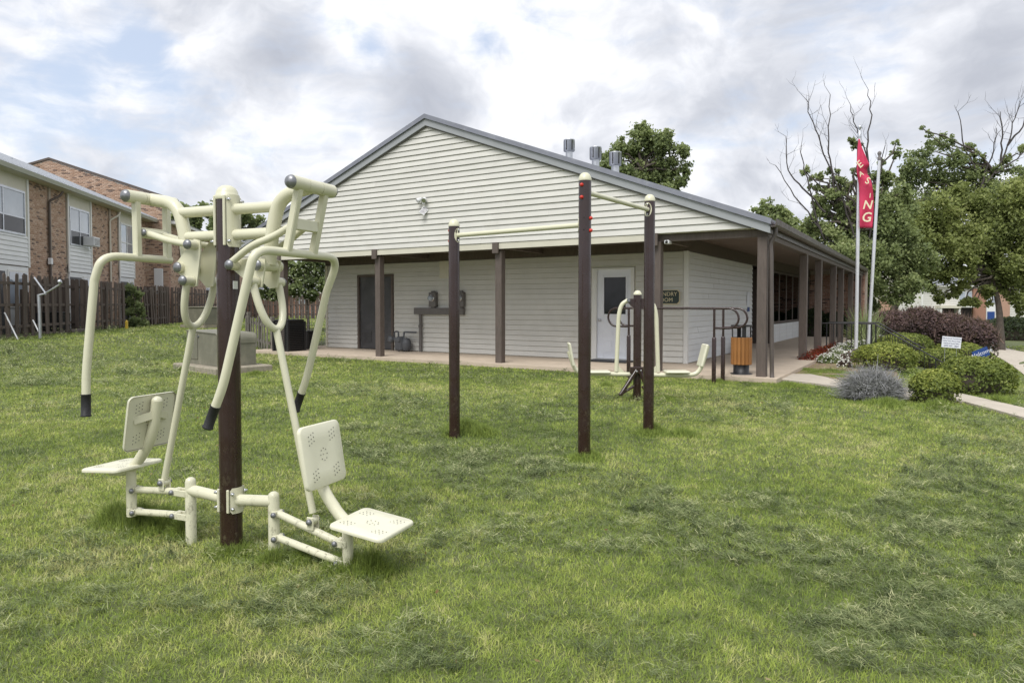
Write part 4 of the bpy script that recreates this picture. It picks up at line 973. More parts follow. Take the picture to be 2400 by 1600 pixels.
    while x < xe - .1: link('roof_rib', rib, t, (x, 0, 0)); x += .3
    for i, (u, v) in enumerate(((8, 372), (53, 391))):
        s, z = wp(u, v, 3.0 + i); MB().tube([(s, 3.4 + i, z - 1.0), (s, 3.4 + i, z + .35)], .05, 8).build('vent_pipe', 'galv', t)
    # firewall gable
    fs = sx['f'] + .0; fw = W - 1.25; P = lambda y: None
    def fwp(u, v):                          # photo point on the firewall face -> (distance behind fence line, z)
        p = hit(u, v, FO + FD * (fs + .28), FD); return -(p - FO).dot(FN), p.z
    ya, za = fwp(115, 374); yr, zr = fwp(394, 466); yl, zl = fwp(54, 391.5)
    k1 = (za - zr) / (ya - yr); top = lambda y: za - abs(y - ya) * k1 if y < ya else za - (y - ya) * (za - zl) / (yl - ya)
    mb = MB(); mb.prism([(yr, 0), (yr, top(yr) - .02), (ya, za - .02), (yl + 2, top(yl + 2) - .02), (yl + 2, 0)], 0, fs + .28, fs + .55); mb.build('firewall', 'mortar', t)
    brick_wall(t, (fs + .275, 0, 0), (0, 1, 0), (-1, 0, 0), yr, yl + 1.9, GL, lambda y: top(y) - .03, 'brick_tan', 0, skip=lambda s, z: (s > W + .3 and z < EZ + .14 + (s - W) * .44 - .4))
    brick_wall(t, (0, yr, 0), (1, 0, 0), (0, -1, 0), fs + .28, fs + .55, GL, lambda y: zr - .03, 'brick_red', 0)
    for (y0, y1) in ((yr - .06, ya), (ya, yl + 2)):
        mb = MB(); mb.prism([(y0, top(y0)), (y1, top(y1)), (y1, top(y1) + .11), (y0, top(y0) + .11)], 0, fs + .22, fs + .61); mb.build('coping', 'brown_wood', t)
    MB().box((fs + .12, yr - .0 + .3, 2.0), (fs + .25, yr + .75, 3.4), bev=.02).build('meter_bank', 'plastic_white', t)
    # next wing beyond the firewall
    W2 = yr + .1; s1 = fs + .6; s2 = s1 + 26
    MB().box((s1, W2 + .03, 0), (s2, W2 + .3, EZ)).build('wall', 'mortar', t)
    brick_wall(t, (0, W2 + .03, 0), (1, 0, 0), (0, -1, 0), s1, s2, GL, lambda s: EZ, 'brick_tan', 0, skip=lambda s, z: any(abs(s - s1 - q) < .75 for q in (9, 15.5, 22)) and z < 5.5)
    for q in (9, 15.5, 22):
        MB().box((s1 + q - .75, W2 - .01, GL), (s1 + q + .75, W2 + .02, 5.4)).build('panel', 'siding_white', t)
        for z0 in (1.3, 4.0):
            w = MB().box((s1 + q - .6, W2 - .05, z0), (s1 + q + .6, W2 - .011, z0 + 1.3)).build('window', 'white_trim', t)
            for r0 in (-.54, .04): MB().box((s1 + q + r0, W2 - .06, z0 + .07), (s1 + q + r0 + .5, W2 - .051, z0 + 1.22)).build('pane', 'bright_glass', w)
    MB().box((s1, W2 - .5, EZ - .03), (s2, W2 + .3, EZ + .13)).build('eave', 'white_trim', t)
    mb = MB(); mb.prism([(W2 - .55, EZ + .14), (W2 + 5, EZ + .14 + 5.5 * .2), (W2 + 5, EZ + .10 + 5.5 * .2), (W2 - .55, EZ + .135)], 0, s1, s2); mb.build('roof', 'galv', t)
    for u in (421, 428, 447):
        x = wp(u, 640, W2)[0]; MB().tube([(x, W2 - .06, GL), (x, W2 - .06, EZ)], .045, 8).build('downspout', 'brown_wood', t)
    # window air conditioner, in the second panel
    a, b = panels[1]
    return t, (b - .62, W - .06, 3.94)
apt, acp = apartments()
p = apt.matrix_basis @ Vector(acp)
t = thing('window_air_conditioner', 'white window air conditioner sticking out of an upstairs apartment window', 'air conditioner', tuple(p), FR)
MB().box((-.32, -.42, 0), (.32, .02, .40), bev=.015).build('housing', 'plastic_white', t)
for k in range(6): MB().box((-.28, -.428, .05 + k * .052), (.28, -.421, .075 + k * .052)).build('louvre', 'meter_grey', t)

# ---- brown picket fences
PK = {}
def picket_me(h, w, m):
    k = (round(h, 1), w, m)
    if k not in PK:
        h = k[0]; PK[k] = MB().prism([(-w / 2, 0), (w / 2, 0), (w / 2, h - .05), (w * .22, h), (-w * .22, h), (-w / 2, h - .05)], 1, -.011, .011).mesh('picket', m)
    return PK[k]
def fence(label, a, b, n, h, m='picket_brown', rails=(.35, 1.0, 1.65), gapfill=True, lean=0.0, posts=None, w=.14, group='brown picket fences along the patios', name='picket_fence'):
    """fence from a to b; pickets alternate on both faces of the rails"""
    a, b = Vector((*a[:2], 0)), Vector((*b[:2], 0)); d = b - a; L = d.length; rz = math.atan2(d.y, d.x); r = random.Random(int(L * 100))
    t = thing(name, label, 'fence', (a.x, a.y, gz(a.x, a.y)), rz, group)
    gz_at = lambda s: gz(*(a + d * (s / L))[:2]) - gz(a.x, a.y)
    for zz in rails:
        if zz < h: MB().bar((0, 0, zz + gz_at(0)), (L, 0, zz + gz_at(L)), .04, .085).build('rail', m, t)
    for i in range(n):
        s = L * (i + .5) / n; sd = -1 if i % 2 == 0 or not gapfill else 1
        o = link('picket', picket_me(h + r.choice((0, 0, .0, -.1 if r.random() < .15 else 0)), w, m), t, (s, sd * .034, .04 + gz_at(s) + r.uniform(-.02, .02)), (r.gauss(0, .012), lean * (1 + r.gauss(0, .15)) + r.gauss(0, .010), r.gauss(0, .03)))
    for s in (posts if posts is not None else [0, L / 2, L]):
        MB().box((-.055, -.055, -.1), (.055, .055, h + .08), bev=.01).build('post', m, t, (s, .09 if lean == 0 else .1, gz_at(s)), (0, 0, 0))
    return t
fp = lambda u: Vector((*(FO + FD * wp(u, 714, 0)[0])[:2], 0))
fence('long section of dark brown picket fence nearest the camera at the left', fp(-60), fp(164), 24, 1.85)
fence('brown picket fence section between the gate gap and the vine', fp(199), fp(294), 18, 1.85)
fence('collapsed brown fence section leaning sideways beyond the vine', fp(322), fp(366), 12, 1.75, lean=-.20, posts=[0])
fence('brown picket fence section just past the leaning boards', fp(362), fp(392), 11, 1.85)
fence('dark picket fence section with a gap, beyond the leaning boards', fp(408), fp(438), 10, 1.85)
fence('farthest brown picket fence seen behind the machine uprights', fp(440), fp(530), 34, 1.85)
bq = fp(530)
fence('brown picket fence across the end of the lawn behind the fork', bq + Vector((.2, .2, 0)), bq + Vector((13.0, -3.0, 0)), 64, 1.85)
fence('set-back patio fence seen through the gate gap', fp(150) - FN * 1.2, fp(215) - FN * 1.2, 14, 1.45)
fence('short fence between patios beside the black condenser', fp(197) - FN * 1.6, fp(198), 10, 1.85)
fence('short fence between patios behind the opening', fp(393) - FN * 1.7, fp(393.5), 10, 1.85)
a_, b_ = at(577, 800, 22.0), at(632, 800, 20.3)
fence('low weathered grey picket fence beside the porch and transformer', a_, b_, 9, .95, 'picket_grey', rails=(.25, .75), gapfill=False, w=.10, name='low_fence', group='weathered grey picket fences')
# gate threshold and board
c_ = fp(181); t = tag(MB().box((-.75, -.12, -.05), (.75, .12, .12), bev=.01).build('gate_sill', 'brown_wood', None, (c_.x, c_.y, gz(c_.x, c_.y)), (0, 0, FR)), 'brown timber sill across the gap in the fence', 'sill')
# condensers
def condenser(label, p, w, h, rz, group='black air conditioning condensers'):
    t = thing('condenser_unit', label, 'condenser', (p.x, p.y, gz(p.x, p.y)), rz, group)
    MB().box((-w / 2 - .05, -w / 2 - .05, -.05), (w / 2 + .05, w / 2 + .05, .06)).build('pad', 'pad_concrete', t)
    MB().box((-w / 2 + .02, -w / 2 + .02, .06), (w / 2 - .02, w / 2 - .02, h - .04)).build('coil', 'hole', t)
    MB().box((-w / 2, -w / 2, h - .05), (w / 2, w / 2, h), bev=.015).build('top', 'black_metal', t)
    for e in (-1, 1):
        for f in (-1, 1): MB().box((e * w / 2 - .03, f * w / 2 - .03, .06), (e * w / 2 + .03, f * w / 2 + .03, h - .05)).build('corner', 'black_metal', t)
    lv = MB().box((-w / 2 + .03, -w / 2 - .012, 0), (w / 2 - .03, -w / 2 + .012, .022)).mesh('louvre', 'black_metal')
    k = int((h - .2) / .05)
    for q in range(4):
        for i in range(k): link('louvre', lv, t, (0, 0, .12 + i * .05), (0, 0, q * PI / 2))
    return t
c_ = fp(178) - FN * .75; condenser('black louvred condenser in the gap between the fences', c_, .74, .75, FR)
c_ = at(678, 800, 19.6); condenser('large black condenser between the grey fence and the laundry corner', c_, .60, .98, BR)
c_ = at(722, 800, 20.6); condenser('smaller grey-black condenser next to the laundry corner', c_, .32, .62, BR)
# utility cabinet in front of the far fence
c_ = gp(480, 768); t = thing('utility_cabinet', 'low olive utility cabinet on a pad before the far brown fence', 'cabinet', (c_.x, c_.y, gz(c_.x, c_.y)), BR)
MB().box((-.85, -.6, -.05), (.85, .6, .14)).build('pad', 'pad_concrete', t); MB().box((-.72, -.5, .14), (.72, .5, .86), bev=.03).build('cabinet', 'transformer', t)
MB().box((-.75, -.53, .86), (.75, .53, .92), bev=.02).build('lid', 'transformer', t); MB().box((-.6, -.512, .6), (-.4, -.501, .72)).build('label_plate', 'sign_white', t)
# bent clothes-line post and sticks by the left fence
c_ = gp(94, 793); t = thing('clothesline_post', 'bent grey clothesline post with a broken V arm before the left fence', 'post', tuple(c_), FR)
w_ = lambda u, v: (apt.matrix_basis.to_3x3().inverted() @ (at(u, v, c_.y) - c_))
MB().tube([(0, 0, -.1), tuple(w_(92, 730)), tuple(w_(90, 690))], .042, 10).build('pole', 'galv', t)
MB().tube([tuple(w_(80, 650)), tuple(w_(107, 688))], .026, 8).build('arm', 'galv', t)
MB().tube(fillet([tuple(w_(105, 688)), tuple(w_(138, 668)), tuple(w_(142, 662))], .02), .026, 8).build('arm', 'galv', t)
MB().tube([tuple(w_(90, 692)), tuple(w_(107, 688))], .03, 8).build('brace', 'galv', t)
MB().lathe([(.03, -.05), (.065, -.04), (.065, .04), (.03, .05)], 12, R=Euler((1.2, .3, 0)).to_matrix(), T=w_(140, 660)).build('pulley', 'galv', t)
for i, (a, b, la) in enumerate((((11, 733), (42, 796), 'thin white stick leaning on the fence at the far left'), ((77, 750), (98, 792), 'thin white stick leaning by the clothesline post'))):
    q = gp(*b); tag(MB().tube([(0, 0, 0), tuple(at(a[0], a[1], q.y + .4) - q)], .02, 6).build('stick', 'plastic_white', None, tuple(q)), la, 'stick', 'white sticks leaning on the fence')
c_ = gp(297, 771); t = tag(MB().box((-.045, -.045, -.05), (.045, .045, .33), bev=.012).lathe([(.03, .33), (.02, .36), (.005, .365)], 10).build('marker_post', 'yellow_post', None, tuple(c_)), 'short yellow marker post at the foot of the fence', 'post')
c_ = bld.matrix_basis @ Vector((-14.6, 2.3, 0)); t = thing('wire_trellis', 'wire trellis panel standing by the condensers', 'trellis', (c_.x, c_.y, 0), .2)
mb = MB(); 
for i in range(11): mb.tube([(-.5 + i * .1, 0, 0), (-.5 + i * .1, 0, 1.35)], .006, 4)
for i in range(9): mb.tube([(-.5, .008, .15 + i * .15), (.5, .008, .15 + i * .15)], .006, 4)
kind(mb.build('wire_mesh', 'galv', t), 'stuff')

# ================================================================== FAR APARTMENTS ON THE RIGHT
def far_block(name, label, u0, u1, Y, vt, floor, feats, m, roof=None, cat='building'):
    p0, p1 = at(u0, 714, Y), at(u1, 714, Y); L = p1.x - p0.x; k = Y / FPX; zt = CAM_H + (714 - vt) * k
    t = thing(name, label, cat, (p0.x, Y, 0), 0)
    MB().box((0, .05, floor), (L, 6, zt)).build('wall', m if m.startswith('brick') else 'cream_trim', t)
    if not m.startswith('brick'): siding(t, lambda s, o, z: (s, .05 - o, z), 0, L, floor, zt, m, (), pitch=.22)
    for f in feats: f(t, lambda u, v: ((u - u0) * k, CAM_H + (714 - v) * k))
    if roof: roof(t, L, zt)
    return t
def F_panel(name, u0, u1, v0, v1, m, d=.1, sub=None):
    def f(t, px):
        x0, z1 = px(u0, v0); x1, z0 = px(u1, v1); o = MB().box((x0, .05 - d, z0), (x1, .045, z1)).build(name, m, t)
        if sub:
            n = sub[1]; w = (x1 - x0) / n
            for i in range(n): MB().box((x0 + i * w + .06, .05 - d - .03, z0 + .08), (x0 + (i + 1) * w - .06, .05 - d - .005, z1 - .08)).build(sub[0], sub[2], o)
    return f
def F_rail(u0, u1, v0, v1):
    def f(t, px):
        x0, z1 = px(u0, v0); x1, z0 = px(u1, v1)
        b = MB().box((x0, -1.3, z0 - .18), (x1, .04, z0)).build('balcony', 'white_trim', t)
        for zz in (z0 + .08, z1): MB().box((x0, -1.28, zz - .03), (x1, -1.24, zz + .03)).build('rail', 'meter_grey', b)
        n = 12
        for i in range(n + 1): q = x0 + (x1 - x0) * i / n; MB().box((q - .018, -1.275, z0 + .11), (q + .018, -1.245, z1 - .03)).build('baluster', 'meter_grey', b)
    return f
def gable_roof(m):
    def f(t, L, zt): 
        MB().box((-.3, -.5, zt), (L + .3, 6.3, zt + .25)).build('eave', 'white_trim', t)
        mb = MB(); mb.prism([(-.5, zt + .251), (3.0, zt + 1.3), (6.3, zt + .251)], 0, -.3, L + .3); mb.build('roof', m, t)
    return f
far_block('siding_tower', 'tall pale siding end wall seen under the tree on the right', 2090, 2162, 80, 640, -1.6, [F_panel('corner_trim', 2158, 2162, 640, 760, 'white_trim', .16), F_panel('brick_base', 2060, 2103, 702, 760, 'brick_red', .25), F_panel('window', 2120, 2140, 668, 690, 'dark_glass', .1)], 'siding')
far_block('far_apartments', 'far siding and brick apartment block with a balcony beyond the road', 2163, 2480, 92, 672, -2.0,
          [F_panel('recess', 2196, 2236, 722, 760, 'slot', .06), F_panel('recess', 2242, 2277, 721, 760, 'slot', .06), F_panel('beam', 2192, 2240, 716, 722, 'cream_trim', 1.2), F_panel('column', 2236, 2240, 722, 765, 'white_trim', 1.1), F_panel('column', 2193, 2197, 722, 765, 'white_trim', 1.1),
           F_panel('balcony_door', 2247, 2277, 683, 716, 'white_trim', .12, ('pane', 2, 'bright_glass')), F_rail(2240, 2278, 700, 717), F_panel('brick_pier', 2278, 2308, 676, 762, 'brick_red', .3), F_panel('panel', 2311, 2332, 676, 762, 'siding_white', .15), F_panel('window', 2312, 2330, 684, 710, 'white_trim', .22, ('pane', 2, 'bright_glass')),
           F_panel('door', 2313, 2330, 730, 762, 'sign_blue', .2), F_panel('brick_pier', 2336, 2364, 676, 762, 'brick_red', .3), F_panel('window', 2380, 2400, 690, 712, 'white_trim', .12, ('pane', 2, 'dark_glass'))], 'siding', gable_roof('roof_metal'))
far_block('far_brick_house', 'low orange brick house glimpsed past the laundry corner', 560, 770, 60, 688, -.5, [F_panel('window', 700, 722, 694, 712, 'white_trim', .1, ('pane', 1, 'bright_glass'))], 'brick_red', gable_roof('roof_metal'))

# ================================================================== TREES, SHRUBS, FLOWERS
def n3(P, f): return (fbm(P[:, 0] * f + 3.1, P[:, 1] * f + 7.7, 3) + fbm(P[:, 2] * f + 1.3, (P[:, 0] + P[:, 1]) * f * .7 + 9.2, 3)) / 2
def leaves(name, P, size, m, parent, loc, tint, up=0.25, aspect=.62, N=None):
    """diamond leaves, folded a little, at points P"""
    n = len(P); d = rng.normal(size=(n, 3)); d[:, 2] += up
    if N is not None: d = d * .55 + N
    d /= np.linalg.norm(d, axis=1)[:, None]
    a = np.cross(d, rng.normal(size=(n, 3))); a /= np.linalg.norm(a, axis=1)[:, None]; b = np.cross(d, a)
    s = size * rng.uniform(.6, 1.35, n)[:, None]
    V = np.stack([P - a * s, P + b * s * aspect - d * s * .12, P + a * s, P - b * s * aspect - d * s * .12], 1).reshape(-1, 3)
    F = np.arange(4 * n).reshape(-1, 4)
    return link(name, np_mesh(name, V - np.array(loc), F, m, np.repeat(np.clip(tint, 0, 1), 4)), parent)
def clump_pts(c, r, n, gap=.42, f=None, flat=.85):
    """points of one leaf clump: denser to the outside, with holes"""
    d = rng.normal(size=(n, 3)); d /= np.linalg.norm(d, axis=1)[:, None]; rad = r * rng.uniform(.12, 1, n) ** .45
    wob = 1 + .38 * (n3(d * 1.0 + np.array(c) * .37, 1.9) - .5) * 2
    P = np.array(c) + d * (rad * wob)[:, None] * np.array([1, 1, flat])
    k = n3(P, (1.5 / r if f is None else f)); return P[k > gap]
def limb(mb, a, b, r0, r1, wob=.06, seg=6, sd=0, n=7):
    r = random.Random(sd); a = Vector(a); b = Vector(b); L = (b - a).length; P = []
    for i in range(seg + 1):
        t = i / seg; q = a.lerp(b, t) + Vector((0, 0, L * .06 * math.sin(PI * t)))
        if 0 < i < seg: q += Vector((r.gauss(0, 1), r.gauss(0, 1), r.gauss(0, .6))) * wob * L * .5
        P.append(q)
    mb.tube(P, [r0 + (r1 - r0) * i / seg for i in range(seg + 1)], n); return P
def twigs(mb, P, r, depth, rd, length):
    """bare twigs off a branch path"""
    for i in range(1, len(P)):
        if rd.random() < .25: continue
        q = P[i]; d = (P[i] - P[i - 1]).normalized()
        v = (d + Vector((rd.gauss(0, .75), rd.gauss(0, .5), rd.gauss(.15, .5)))).normalized(); L = length * rd.uniform(.5, 1.2)
        Q = [q, q + v * L * .5 + Vector((rd.gauss(0, .05), rd.gauss(0, .05), .04)) * L, q + (v + Vector((0, 0, .35))).normalized() * L]
        mb.tube(Q, [r, r * .7, r * .3], 4, caps=False)
        if depth > 0: twigs(mb, [Q[0].lerp(Q[2], .3), Q[1], Q[1].lerp(Q[2], .5), Q[2]], r * .55, depth - 1, rd, L * .55)
def tree(name, label, Y, trunk, clumps, n, size, m, dead=(), group=None, gap=.42, tr=.2, limbs=True, bark='bark', dsp=1.6, tint0=.0, cat='tree', seed=1):
    """trunk, clumps (u,v,radius px[,dy]) and dead limbs given where the photo shows them at depth Y"""
    rd = random.Random(seed); k = Y / FPX; base = Vector((*at(trunk[0][0], 714, Y)[:2], 0)); base.z = gz(base.x, base.y)
    T = [base - Vector((0, 0, .2))] + [at(u, v, Y) for u, v in trunk[1:]]
    t = thing(name, label, cat, tuple(base), 0, group)
    mb = MB(); TT = fillet([tuple(q) for q in T], .6, 4) if len(T) > 2 else [T[0].lerp(T[1], i / 4) for i in range(5)]
    R = [tr * (1.25 if i == 0 else 1 - .55 * i / (len(TT) - 1)) for i in range(len(TT))]
    mb.tube(TT, R, 10); Ps = []; tints = []
    for i, c in enumerate(clumps):
        u, v, r = c[:3]; dy = c[3] if len(c) > 3 else rd.uniform(-.7, .7) * r * k * 1.3
        C = at(u, v, Y + dy); rr = r * k
        if limbs:
            q = TT[-1] if C.z > TT[-1].z - .3 else TT[max(1, len(TT) - 3)]
            Q = limb(mb, q, C, tr * .42, .02, .10, 6, seed * 50 + i, 6)
            twigs(mb, Q[2:], .014 * (Y / 30), 0, rd, rr * .8)
        nn = int(n * (r / 45.0) ** 2); sub = [clump_pts(C, rr * .8, nn // 3, gap)]
        for _ in range(8):
            dd = Vector((rd.gauss(0, 1), rd.gauss(0, 1), rd.gauss(0, .9))).normalized() * rr * rd.uniform(.45, 1.05)
            sub.append(clump_pts(C + dd, rr * rd.uniform(.25, .48), nn // 11, gap - .03))
        P = np.concatenate(sub); jj = rng.random(len(P)) < .38; P[jj] += rng.normal(0, .17 * rr, (jj.sum(), 3)); Ps.append(P)
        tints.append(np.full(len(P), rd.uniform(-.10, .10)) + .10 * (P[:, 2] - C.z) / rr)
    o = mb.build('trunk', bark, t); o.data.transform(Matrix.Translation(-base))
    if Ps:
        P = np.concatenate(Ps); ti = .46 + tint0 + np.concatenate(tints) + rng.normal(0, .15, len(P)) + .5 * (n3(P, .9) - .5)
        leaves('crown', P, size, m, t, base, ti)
    for j, D in enumerate(dead):
        Q = [at(u, v, Y + (d[0] if d else -.4)) for u, v, *d in D]; QQ = []
        for a in range(len(Q) - 1):
            for s_ in range(4): QQ.append(Q[a].lerp(Q[a + 1], s_ / 4) + Vector((rd.gauss(0, .028), rd.gauss(0, .06), rd.gauss(0, .03))))
        QQ.append(Q[-1]); mb = MB(); r0 = .046 * Y / 30
        mb.tube(QQ, [r0 * (1 - .72 * i / (len(QQ) - 1)) for i in range(len(QQ))], 6)
        twigs(mb, QQ[3:], .010 * Y / 30, 1, rd, dsp * .55)
        o = mb.build('dead_branch', 'dead_wood', t); o.data.transform(Matrix.Translation(-base))
    return t
tree('shade_tree', 'dense dark green tree rising behind the laundry roof vents', 44, [(1500, 760), (1500, 470), (1505, 400)],
     [(1440, 400, 36), (1452, 352, 26), (1432, 372, 24), (1500, 345, 40), (1505, 312, 24), (1512, 296, 12), (1558, 345, 36), (1560, 318, 15), (1590, 372, 30), (1600, 352, 14), (1535, 400, 44), (1480, 420, 42), (1580, 425, 30), (1560, 455, 36), (1500, 470, 40), (1600, 405, 18)], 6800, .10, 'leaf_mid', gap=.50, tr=.25, tint0=.04, seed=3)
rd_ = random.Random(99)
SPR = [(rd_.uniform(1880, 2110), rd_.uniform(400, 520), rd_.uniform(7, 15)) for _ in range(34)]
HANG = [(rd_.uniform(2140, 2400), rd_.uniform(620, 715), rd_.uniform(8, 15)) for _ in range(26)]
tree('dying_tree', 'big half-dead tree with bare grey limbs behind the flagpoles', 31, [(2035, 790), (2030, 690), (2022, 600), (2012, 540)],
     [(1890, 575, 34), (1925, 545, 40), (1965, 580, 46), (1920, 610, 36), (1990, 620, 48), (2045, 600, 52), (2000, 545, 36), (2050, 545, 44), (2075, 640, 46), (2020, 670, 42), (2090, 690, 40), (1975, 520, 26), (1930, 495, 22), (1900, 520, 22), (1950, 455, 20), (1925, 470, 18), (1985, 440, 16), (1995, 330, 10), (2010, 340, 12), (2070, 490, 40), (2040, 470, 30), (2095, 540, 40), (2105, 600, 44), (2060, 445, 18), (2030, 415, 14), (2080, 420, 16), (2065, 380, 10), (2100, 335, 9), (2100, 360, 12), (1880, 610, 24), (1865, 590, 14), (2030, 720, 34), (1990, 480, 24), (2130, 560, 44), (2120, 500, 36), (2140, 620, 40), (2105, 455, 30), (1945, 600, 44), (1880, 545, 20), (2010, 500, 30), (2000, 400, 10), (2055, 410, 14), (1960, 400, 8), (1915, 440, 10), (1985, 610, 50), (2125, 670, 34)] + SPR, 5000, .070, 'leaf_mid',
     dead=[[(2020, 600), (1985, 500), (1955, 420), (1925, 340), (1900, 270), (1888, 232)], [(1962, 470), (1948, 390), (1942, 320), (1946, 222)], [(1990, 610), (1920, 535), (1862, 460), (1818, 388)], [(1930, 560), (1905, 480), (1885, 400), (1878, 340)], [(2040, 560), (2043, 450), (2030, 360), (2005, 300), (1994, 247)], [(2042, 440), (2032, 350), (2042, 270), (2035, 210)], [(2044, 470), (2060, 400), (2075, 340)], [(1935, 500), (1880, 440), (1846, 400), (1842, 320)]], gap=.51, tr=.2, tint0=.09, seed=5)
tree('maple_tree', 'light green spreading tree with a leaning trunk by the far hedge', 37, [(2350, 780), (2342, 720), (2326, 650), (2340, 600)],
     [(2140, 520, 46), (2190, 500, 44), (2205, 560, 48), (2260, 530, 54), (2320, 540, 56), (2385, 520, 56), (2440, 540, 60), (2150, 580, 44), (2100, 560, 36), (2240, 600, 44), (2300, 605, 44), (2365, 600, 50), (2420, 620, 50), (2130, 625, 34), (2180, 630, 30), (2320, 480, 46), (2390, 460, 50), (2250, 470, 40), (2450, 470, 50), (2215, 650, 20), (2250, 668, 18), (2180, 672, 16), (2290, 655, 22), (2395, 660, 30), (2380, 695, 24), (2440, 680, 40), (2160, 655, 18), (2350, 640, 26), (2400, 720, 18), (2230, 640, 22), (2200, 690, 12), (2235, 690, 12), (2265, 640, 20), (2140, 660, 16), (2320, 660, 18), (2170, 545, 44), (2125, 590, 40), (2290, 570, 46), (2345, 510, 44), (2210, 520, 40), (2410, 570, 44)] + HANG, 5600, .078, 'leaf_light', gap=.515, tr=.17, tint0=.05, seed=8)
tree('ragged_tree', 'tall thin-crowned tree with bare twiggy top at the right edge', 41, [(2075, 780), (2130, 640), (2200, 545), (2270, 470), (2330, 405)],
     [(2140, 385, 30), (2165, 360, 24), (2150, 420, 34), (2195, 340, 24), (2205, 400, 34), (2240, 370, 26), (2260, 410, 34), (2200, 440, 38), (2290, 365, 18), (2300, 420, 34), (2270, 345, 14), (2345, 440, 40), (2380, 400, 26), (2395, 440, 40), (2440, 420, 40), (2120, 440, 30), (2100, 480, 34), (2330, 470, 40), (2180, 315, 10), (2160, 300, 7), (2120, 400, 14), (2230, 330, 12), (2330, 400, 16), (2400, 350, 14), (2360, 370, 14), (2170, 470, 36), (2240, 440, 34), (2300, 460, 34), (2370, 470, 40), (2430, 460, 40)], 4000, .082, 'leaf_mid',
     dead=[[(2275, 470), (2330, 410), (2362, 340), (2375, 290), (2392, 238)], [(2330, 410), (2385, 372), (2430, 330)], [(2300, 440), (2325, 370), (2335, 300)], [(2290, 400), (2262, 350), (2245, 262)], [(2362, 340), (2395, 300), (2420, 250)], [(2345, 380), (2350, 320), (2345, 262)]], gap=.51, tr=.17, dsp=2.6, tint0=.06, seed=13)
tree('roadside_tree', 'small tree top showing above the far end of the gutter', 55, [(1810, 740), (1810, 560), (1805, 520)], [(1778, 494, 14), (1800, 486, 18), (1826, 494, 18), (1846, 506, 16), (1812, 514, 22), (1790, 512, 16), (1860, 520, 18), (1840, 530, 20)], 3200, .14, 'leaf_mid', gap=.46, tr=.2, seed=21)
for i, (u, cl, lab) in enumerate(((440, [(425, 492, 16), (445, 500, 22), (430, 520, 24), (455, 525, 24), (412, 510, 16)], 'leafy background tree seen left of the machine post'), (545, [(480, 486, 14), (500, 500, 22), (530, 510, 26), (565, 500, 24), (580, 515, 22), (550, 530, 28), (510, 530, 24), (600, 530, 20)], 'leafy background tree seen right of the machine post'))):
    tree('background_tree', lab, 62, [(u, 740), (u, 600), (u, 540)], cl, 4200, .16, 'leaf_mid', gap=.45, tr=.25, group='trees behind the fences', seed=30 + i)
cm = tree('crepe_myrtle', 'crepe myrtle with white blossom beside the laundry corner', 27, [(722, 760), (722, 710), (712, 675)], [(612, 655, 20), (640, 640, 24), (668, 655, 26), (700, 645, 26), (728, 655, 22), (690, 680, 24), (650, 685, 22), (725, 690, 20), (745, 640, 20), (760, 670, 20), (620, 690, 14), (680, 622, 20), (720, 618, 20), (650, 612, 18), (750, 612, 20)], 3300, .075, 'leaf_mid', gap=.36, tr=.06, tint0=-.08, seed=41)
def blossoms(name, parent, base, P, r, m):
    V, F = [], []; oct_ = np.array([(1, 0, 0), (0, 1, 0), (-1, 0, 0), (0, -1, 0), (0, 0, .8), (0, 0, -.8)]); fc = np.array([(0, 1, 4), (1, 2, 4), (2, 3, 4), (3, 0, 4), (1, 0, 5), (2, 1, 5), (3, 2, 5), (0, 3, 5)])
    for p in P:
        q = p - np.array(base); F.append(fc + 6 * len(V)); V.append(oct_ * r * rng.uniform(.6, 1.3) + q + rng.normal(0, .004, (6, 3)))
    return kind(link(name, np_mesh(name, np.concatenate(V), np.concatenate(F), m), parent), 'stuff')
cp = []
for _ in range(110):
    u, v = rng.uniform(606, 752), rng.uniform(620, 705); cp.append(np.array(at(u, v, 26.4 + rng.uniform(-.3, .4))))
blossoms('blossom', cm, cm.location, cp, .022, 'petal_white')

